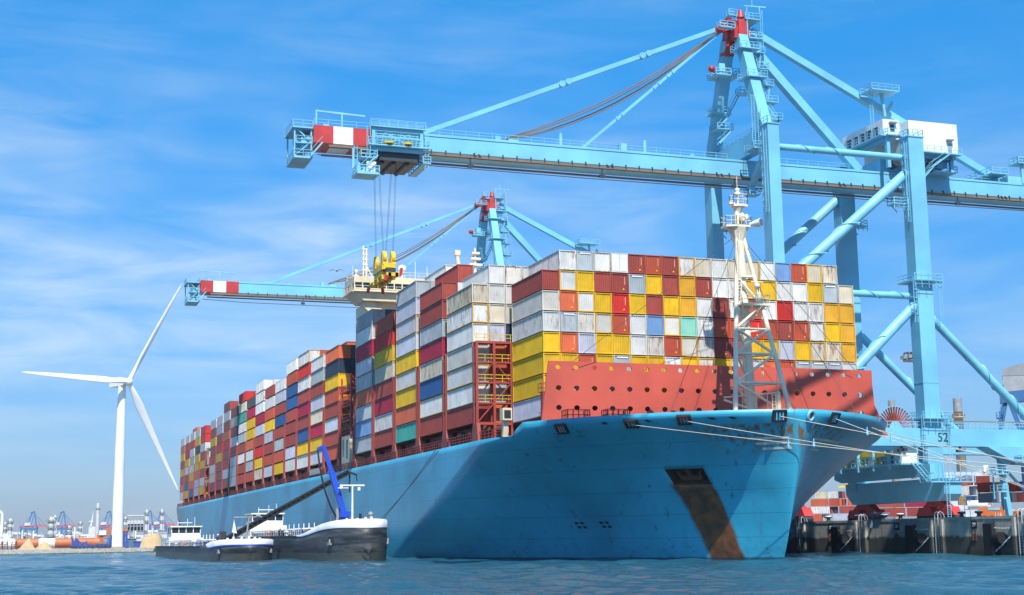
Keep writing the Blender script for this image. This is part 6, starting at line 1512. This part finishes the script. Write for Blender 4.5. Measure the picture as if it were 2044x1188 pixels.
    m_ = MB(); m_.bar(c-d*.45+Vector((0, 0, 4.2)), c+d*.3+Vector((0, 0, 4.4)), .9); m_.bar(c+d*.3+Vector((0, 0, 4.4)), c+d*.42+Vector((0, 0, 7.2)), .9); m_.bar(c+d*.42+Vector((0, 0, 7.0)), c-d*.1+Vector((0, 0, 6.2)), .8); m_.bar(c-d*.2+Vector((0, 0, 1.8)), c-d*.1+Vector((0, 0, 4.4)), .9); m_.bar(c-d*.35+Vector((0, 0, 4.2)), c+d*.1+Vector((0, 0, 1.8)), .7); m_.build('boom', 'pile_orange', E_)
    m_ = MB(); m_.box(c.x-1.6, c.x+.6, c.y-.8, c.y+.8, c.z+4.6, c.z+6.2); m_.build('cab', 'white', E_)
    for k in range(4): m_ = MB(); p = c+d*(-.4+k*.26)+Vector((0, 0, .6)); m_.tube(p-Vector((0, 1.3, 0)), p+Vector((0, 1.3, 0)), .6, 12); m_.build('wheel', 'dark', E_)
    c = at(254, 525, LAND_Z); d = at(264, 525)-at(254, 525); E_ = thing('pile_hammer', c, 'upright blue and orange pile hammer right of the turbine tower', 'pile hammer')
    m_ = MB(); m_.bar(c-d*.2, c-d*.2+Vector((0, 0, 6.0)), .8); m_.bar(c+d*.3, c+d*.3+Vector((0, 0, 6.0)), .6); m_.bar(c-d*.4+Vector((0, 0, 1.4)), c+d*.7+Vector((0, 0, 1.4)), 1.6, 2.2); m_.build('leader', 'shore_blue', E_)
    m_ = MB(); m_.bar(c-d*.5+Vector((0, 0, 6.4)), c+d*.4+Vector((0, 0, 6.4)), 1.2, 1.0); m_.build('head', 'pile_orange', E_)
    for k, (x0, x1, yt, col, lab) in enumerate(((257, 277, 1076, 'bluegrey', 'blue grey steel skip right of the pile hammer'), (271, 286, 1081, 'shore_blue', 'bright blue steel skip next to the broad sand heap'))):
        a = at(x0, 530-6*k, LAND_Z); b_ = at(x1, 530-6*k, LAND_Z); h = zof(x0, yt, 530)-LAND_Z; m_ = MB(); w = Vector((0, 2.2, 0))
        m_.prism([a+Vector((.5, 0, 0)), b_-Vector((.5, 0, 0)), b_+Vector((0, 0, h)), a+Vector((0, 0, h))], w); o = m_.build('skip', col, loc=a); tag(o, lab, 'skip', 'steel skips on the shore')
        m_ = MB(); m_.bar(a+Vector((0, -.08, h)), b_+Vector((0, -.08, h)), .25); m_.build('rim', col, o)
    # refinery columns
    def column(x, w, yt, D, lab, kind=0):
        b = at(x, D, LAND_Z); r = w/2837*D/2; h = zof(x, yt, D)-LAND_Z
        m_ = MB(); m_.lathe(b, [(r, 0), (r, h*.45), (r*.9 if kind else r, h*.5), (r*.9 if kind else r, h*.88), (r*.45, h*.97), (r*.2, h)], 14)
        o = m_.build('refinery_column', 'refinery', loc=b); tag(o, lab, 'process column', 'process columns of the refinery')
        for k, f in enumerate((.35, .62, .84)):
            g = MB(); g.lathe(b+Vector((0, 0, h*f)), [(r*1.35, 0), (r*1.35, .3)], 12, smooth=False); g.rail([b+Vector((r*1.3*math.cos(i*1.047), r*1.3*math.sin(i*1.047), h*f+.3)) for i in range(6)], 1.2, 3, .15, closed=True); g.build('gallery', 'steel', o)
        g = MB(); g.tube(b+Vector((r*1.15, -.3, 0)), b+Vector((r*1.15, -.3, h*.86)), r*.16, 8); g.tube(b+Vector((r*1.15, -.3, h*.86)), b+Vector((r*.3, 0, h*.98)), r*.16, 8); g.build('pipe', 'white', o)
    column(16, 7, 1043, 900, 'slim grey refinery column second from the left edge'); column(26, 9, 1036, 900, 'grey refinery column left of the first far crane'); column(107, 13, 1033, 880, 'thick two-part refinery column between the first two far cranes', 1); column(114, 6, 1029, 900, 'slender column close behind the thick refinery column')
    column(143, 9, 1050, 880, 'short domed refinery vessel right of the second far crane'); column(164.5, 6.5, 1042, 880, 'solitary slim refinery column before the tall grey chimney'); column(253, 6, 1032, 900, 'slim refinery column just right of the turbine tower'); column(295, 7, 1018, 860, 'white-grey pipe-clad column before the third far crane', 1); column(325, 7, 1017, 860, 'pale pipe-clad column beside the fourth far crane', 1)
    # looped white pipe at the left edge
    D = 880; c = at(3, D, LAND_Z); m_ = MB(); r = 1.6
    pts = [pz(-8, 1075, D), pz(-8, 1030, D)]+[pz(1-9*math.cos(a), 1031-9*math.sin(a), D) for a in (.4, .8, 1.2, 1.6, 2.0, 2.4, 2.8)]+[pz(10, 1032, D), pz(9.5, 1075, D)]
    m_.path(pts, r*.55, 10); o = m_.build('pipe_loop', 'white', loc=c); tag(o, 'thick white looped pipe at the left edge of the shore', 'pipe')
    # stack, mast, open steel building
    D = 1100; b = at(198.5, D, LAND_Z); h = zof(198, 1006, D)-LAND_Z; m_ = MB(); m_.lathe(b, [(1.6, 0), (1.25, h)], 16); o = m_.build('chimney', 'refinery', loc=b); tag(o, 'tall slender grey chimney left of the turbine tower', 'chimney')
    m_ = MB(); m_.lathe(b+Vector((0, 0, h*.86)), [(1.9, 0), (1.9, .8)], 12); m_.build('gallery', 'steel', o)
    b = at(188, D, LAND_Z); h = zof(188, 1052, D)-LAND_Z; m_ = MB(); m_.box(b.x-2.4, b.x+2.4, b.y, b.y+5, 0, LAND_Z+h); o = m_.build('tank_house', 'wgrey', loc=b); tag(o, 'pale grey tower block left of the slender chimney with a mast on top', 'tower')
    m_ = MB(); m_.tube((b.x-.8, b.y, LAND_Z+h), (b.x+.6, b.y, LAND_Z+h+11), .6, 6, .08); m_.box(b.x-2.4, b.x+.8, b.y, b.y+1, LAND_Z+h+3.6, LAND_Z+h+4.1); m_.build('mast', 'white', o)
    D = 980; a = at(257, D, LAND_Z); b = at(290, D, LAND_Z); d = b-a; e = Vector((-d.y, d.x, 0)).normalized()*16; h = zof(270, 1032, D)-LAND_Z
    S = thing('steel_frame_building', a.lerp(b, .5), 'open grey steel frame process building right of the turbine tower', 'building')
    m_ = MB()
    for i in range(6):
        for f in (0, 1): p = a+d*i/5+e*f; m_.bar(p, p+Vector((0, 0, h)), .6)
    for k in range(1, 6):
        z = Vector((0, 0, h*k/6)); m_.bar(a+z, b+z, .5); m_.prism([a+z, b+z, b+z+e, a+z+e], (0, 0, .3))
    m_.build('steel_frame', 'steel', S)
    m_ = MB(); m_.prism([a+Vector((0, 0, h)), b+Vector((0, 0, h)), b+Vector((0, 0, h))+e, a+Vector((0, 0, h))+e], (0, 0, .9)); m_.prism([a+Vector((0, -.3, h*.74)), b+Vector((0, -.3, h*.74)), b+Vector((0, -.3, h*.86)), a+Vector((0, -.3, h*.86))], (0, .3, 0)); m_.build('roof', 'refinery', S)
    m_ = MB(); m_.prism([a+d*.05+e*.5, b-d*.05+e*.5, b-d*.05+e*.8, a+d*.05+e*.8], (0, 0, h*.8)); m_.build('process_block', 'bluegrey', S)
    # low sheds, pipe racks and stacked boxes
    q = random.Random(21); cols = ['wgrey', 'steel', 'tan', 'refinery', 'bluegrey', 'farred', 'white', 'cream']
    nm = ['shed', 'shed', 'shed']
    spots = [(-5, 14, 1071, 'white', 'white shed at the left edge under the looped pipe'), (12, 30, 1068, 'refinery', 'long low white pipe hall under the left refinery columns'), (33, 47, 1063, 'steel', 'grey plant shed left of the first far crane'), (49, 66, 1064, 'tan', 'brown plant shed under the first far crane'), (66, 80, 1066, 'steel', 'dark pipework shed under the red boom of the first crane'), (80, 93, 1068, 'bluegrey', 'blue grey shed right of the first far crane'), (117, 131, 1067, 'refinery', 'pale pipework shed right of the thick column'), (131, 147, 1069, 'white', 'white shed under the domed vessel'),
             (150, 162, 1062, 'cream', 'cream box building with a blue base left of the slim column'), (166, 183, 1067, 'cream', 'long sand coloured shed left of the pale tower block'), (258, 290, 1063, 'wgrey', 'white roofed shed in front of the open steel building'), (298, 318, 1059, 'cream', 'cream sheds under the third far crane'), (318, 345, 1062, 'wgrey', 'pale hall behind the barge wheelhouse')]
    for x0, x1, yt, c, lab in spots:
        D = 840; a, b = at(x0, D, LAND_Z), at(x1, D, LAND_Z); h = zof(x0, yt, D)-LAND_Z; d = (b-a); e = Vector((-d.y, d.x, 0)).normalized()*8
        m_ = MB(); m_.prism([a, b, b+e, a+e], (0, 0, h*.85)); o = m_.build('shed', c, loc=a); tag(o, lab, 'shed', 'sheds of the refinery')
        m_ = MB(); m_.prism([a-e*.03+Vector((0, 0, h*.85)), a+e*.5+Vector((0, 0, h)), a+e*1.03+Vector((0, 0, h*.85))], d); m_.build('roof', 'wgrey' if c != 'wgrey' else 'steel', o)
        for k in range(3):
            p = a+d*q.uniform(.1, .9)-e*.15; m_ = MB(); hh = h*q.uniform(.7, 1.3); m_.tube(p, p+Vector((0, 0, hh)), .4, 8); m_.tube(p+Vector((0, 0, hh*.7)), p+d*.3+Vector((0, 0, hh*.7)), .3, 6); m_.build('pipe', q.choice(['white', 'steel', 'refinery']), o)
    # cranes on the far side of the basin
    D = 1900
    K = thing('harbour_crane', at(70, D, LAND_Z), 'leftmost distant blue quay crane with a red boom', 'crane', 'distant blue and red cranes')
    o_ = at(70, D, LAND_Z); d = (at(80, D)-at(70, D)).normalized(); e = Vector((-d.y, d.x, 0)); s = D/2837.47
    P = lambda x, z, y=0: o_+d*(x*s)+Vector((0, 0, z*s))+e*y
    for x in (-20, 0.5):
        for y in (0, 16): m_ = MB(); m_.bar(P(x, 0, y), P(x, 38, y), 2.2); m_.build('leg', 'farblue', K)
    for x in (-11, 9):
        m_ = MB(); m_.bar(P(x, 0, 8), P(x, 36, 8), 2.0); m_.build('leg', 'farblue', K)
    m_ = MB()
    for y in (0, 16): m_.bar(P(-20, 32, y), P(9, 32, y), 1.8, 2.6); m_.bar(P(-20, 13, y), P(9, 13, y), 1.2); m_.bar(P(-20, 14, y), P(-11, 31, y), .9); m_.bar(P(0.5, 14, y), P(9, 31, y), .9)
    m_.build('portal_frame', 'farblue', K)
    m_ = MB(); m_.prism([P(-24, 33, 5), P(10, 35.5, 5), P(27, 36, 5), P(27, 38.5, 5), P(10, 40, 5), P(-24, 37, 5)], e*6); m_.build('boom', 'farred', K)
    m_ = MB()
    for y in (5, 11): m_.bar(P(-8, 40, y), P(-1, 63, y), 1.5); m_.bar(P(7, 38, y), P(3, 63, y), 1.5); m_.bar(P(-4, 61, y), P(4, 64, y), 2.0); m_.bar(P(-2, 40, y), P(2, 58, y), .9)
    m_.build('a_frame', 'farblue', K)
    m_ = MB()
    for y in (5, 11): m_.bar(P(3, 62, y), P(23, 38, y), .5); m_.bar(P(3, 60, y), P(15, 38, y), .45); m_.bar(P(-1, 60, y), P(-17, 38, y), .5)
    m_.build('stay', 'farblue', K)
    m_ = MB(); m_.prism([P(-14, 37.5, 4), P(-4, 38.5, 4), P(-4, 44, 4), P(-14, 43, 4)], e*8); m_.build('machine_house', 'wgrey', K)
    for x, lab in ((128, 'second distant blue quay crane from the left, behind the thick column'), (220, 'distant blue quay crane directly left of the turbine tower'), (243, 'distant blue crane mostly hidden by the turbine tower'), (300, 'distant blue quay crane left of the pair by the ship stern'), (325, 'distant blue quay crane nearest the ship stern')):
        k = copy_tree(K); k.location = at(x, D, LAND_Z); k.rotation_euler = (0, 0, -(bearing(x)-bearing(70))); tag(k, lab)
shore()
def gull():
    c = at(667, 150); z = zof(667, 539, 150); c = Vector((c.x, c.y, z)); m_ = MB()
    d = Vector((math.cos(YAW), -math.sin(YAW), 0)); e = Vector((d.y, -d.x, 0)); s = 1.0
    P = lambda a, b, h: c+d*a+e*b+Vector((0, 0, h))
    ring = [(-.34, .02), (-.2, .07), (0, .10), (.18, .08), (.28, .055), (.36, .01)]; vs = []
    for y, r in ring:
        for k in range(8): a = k*math.pi/4; vs.append(P(r*math.cos(a), y, r*math.sin(a)+(.03 if y > .2 else 0)))
    m_.add(vs, [(i*8+k, i*8+(k+1) % 8, (i+1)*8+(k+1) % 8, (i+1)*8+k) for i in range(5) for k in range(8)], 0, True)
    for sg in (-1, 1):
        pts = [((.05, .15, .05), (.05, -.12, .05)), ((.35, .2, .16), (.35, -.06, .15)), ((.65, .12, .10), (.62, -.06, .09)), ((.95, -.05, -.02), (.93, -.08, -.02))]
        up_ = []; lo_ = []
        for a, b in pts: up_ += [P(sg*a[0], a[1], a[2]+.015), P(sg*b[0], b[1], b[2]+.015)]; lo_ += [P(sg*a[0], a[1], a[2]-.015), P(sg*b[0], b[1], b[2]-.015)]
        m_.add(up_+lo_, [(0, 1, 3, 2), (2, 3, 5, 4), (4, 5, 7, 6), (8, 10, 11, 9), (10, 12, 13, 11), (12, 14, 15, 13), (0, 2, 10, 8), (2, 4, 12, 10), (4, 6, 14, 12), (1, 9, 11, 3), (3, 11, 13, 5), (5, 13, 15, 7), (6, 7, 15, 14)])
    m_.prism([P(-.07, -.3, .0), P(.07, -.3, 0), P(.1, -.48, .0), P(-.1, -.48, 0)], (0, 0, .02))
    o = m_.build('gull', 'wgrey', loc=c); tag(o, 'small gull gliding in the sky left of the ship bridge', 'gull')
gull()
def haze():
    mt, nt, N, L, b = nodes('sea_air'); N.remove(b)
    v = N.new('ShaderNodeVolumePrincipled'); v.inputs['Density'].default_value = 0.7e-4; v.inputs['Color'].default_value = (.86, .92, 1.0, 1); v.inputs['Anisotropy'].default_value = .2
    L.new(v.outputs[0], N['Material Output'].inputs['Volume'])
    m_ = MB(); m_.box(-3100, 2700, -900, 4300, -1.9, 112); o = m_.build('haze', mt); tag(o, kind='stuff')
haze()
for o in TEMP:
    try:
        if '_o' in o: del o['_o']
    except ReferenceError: pass
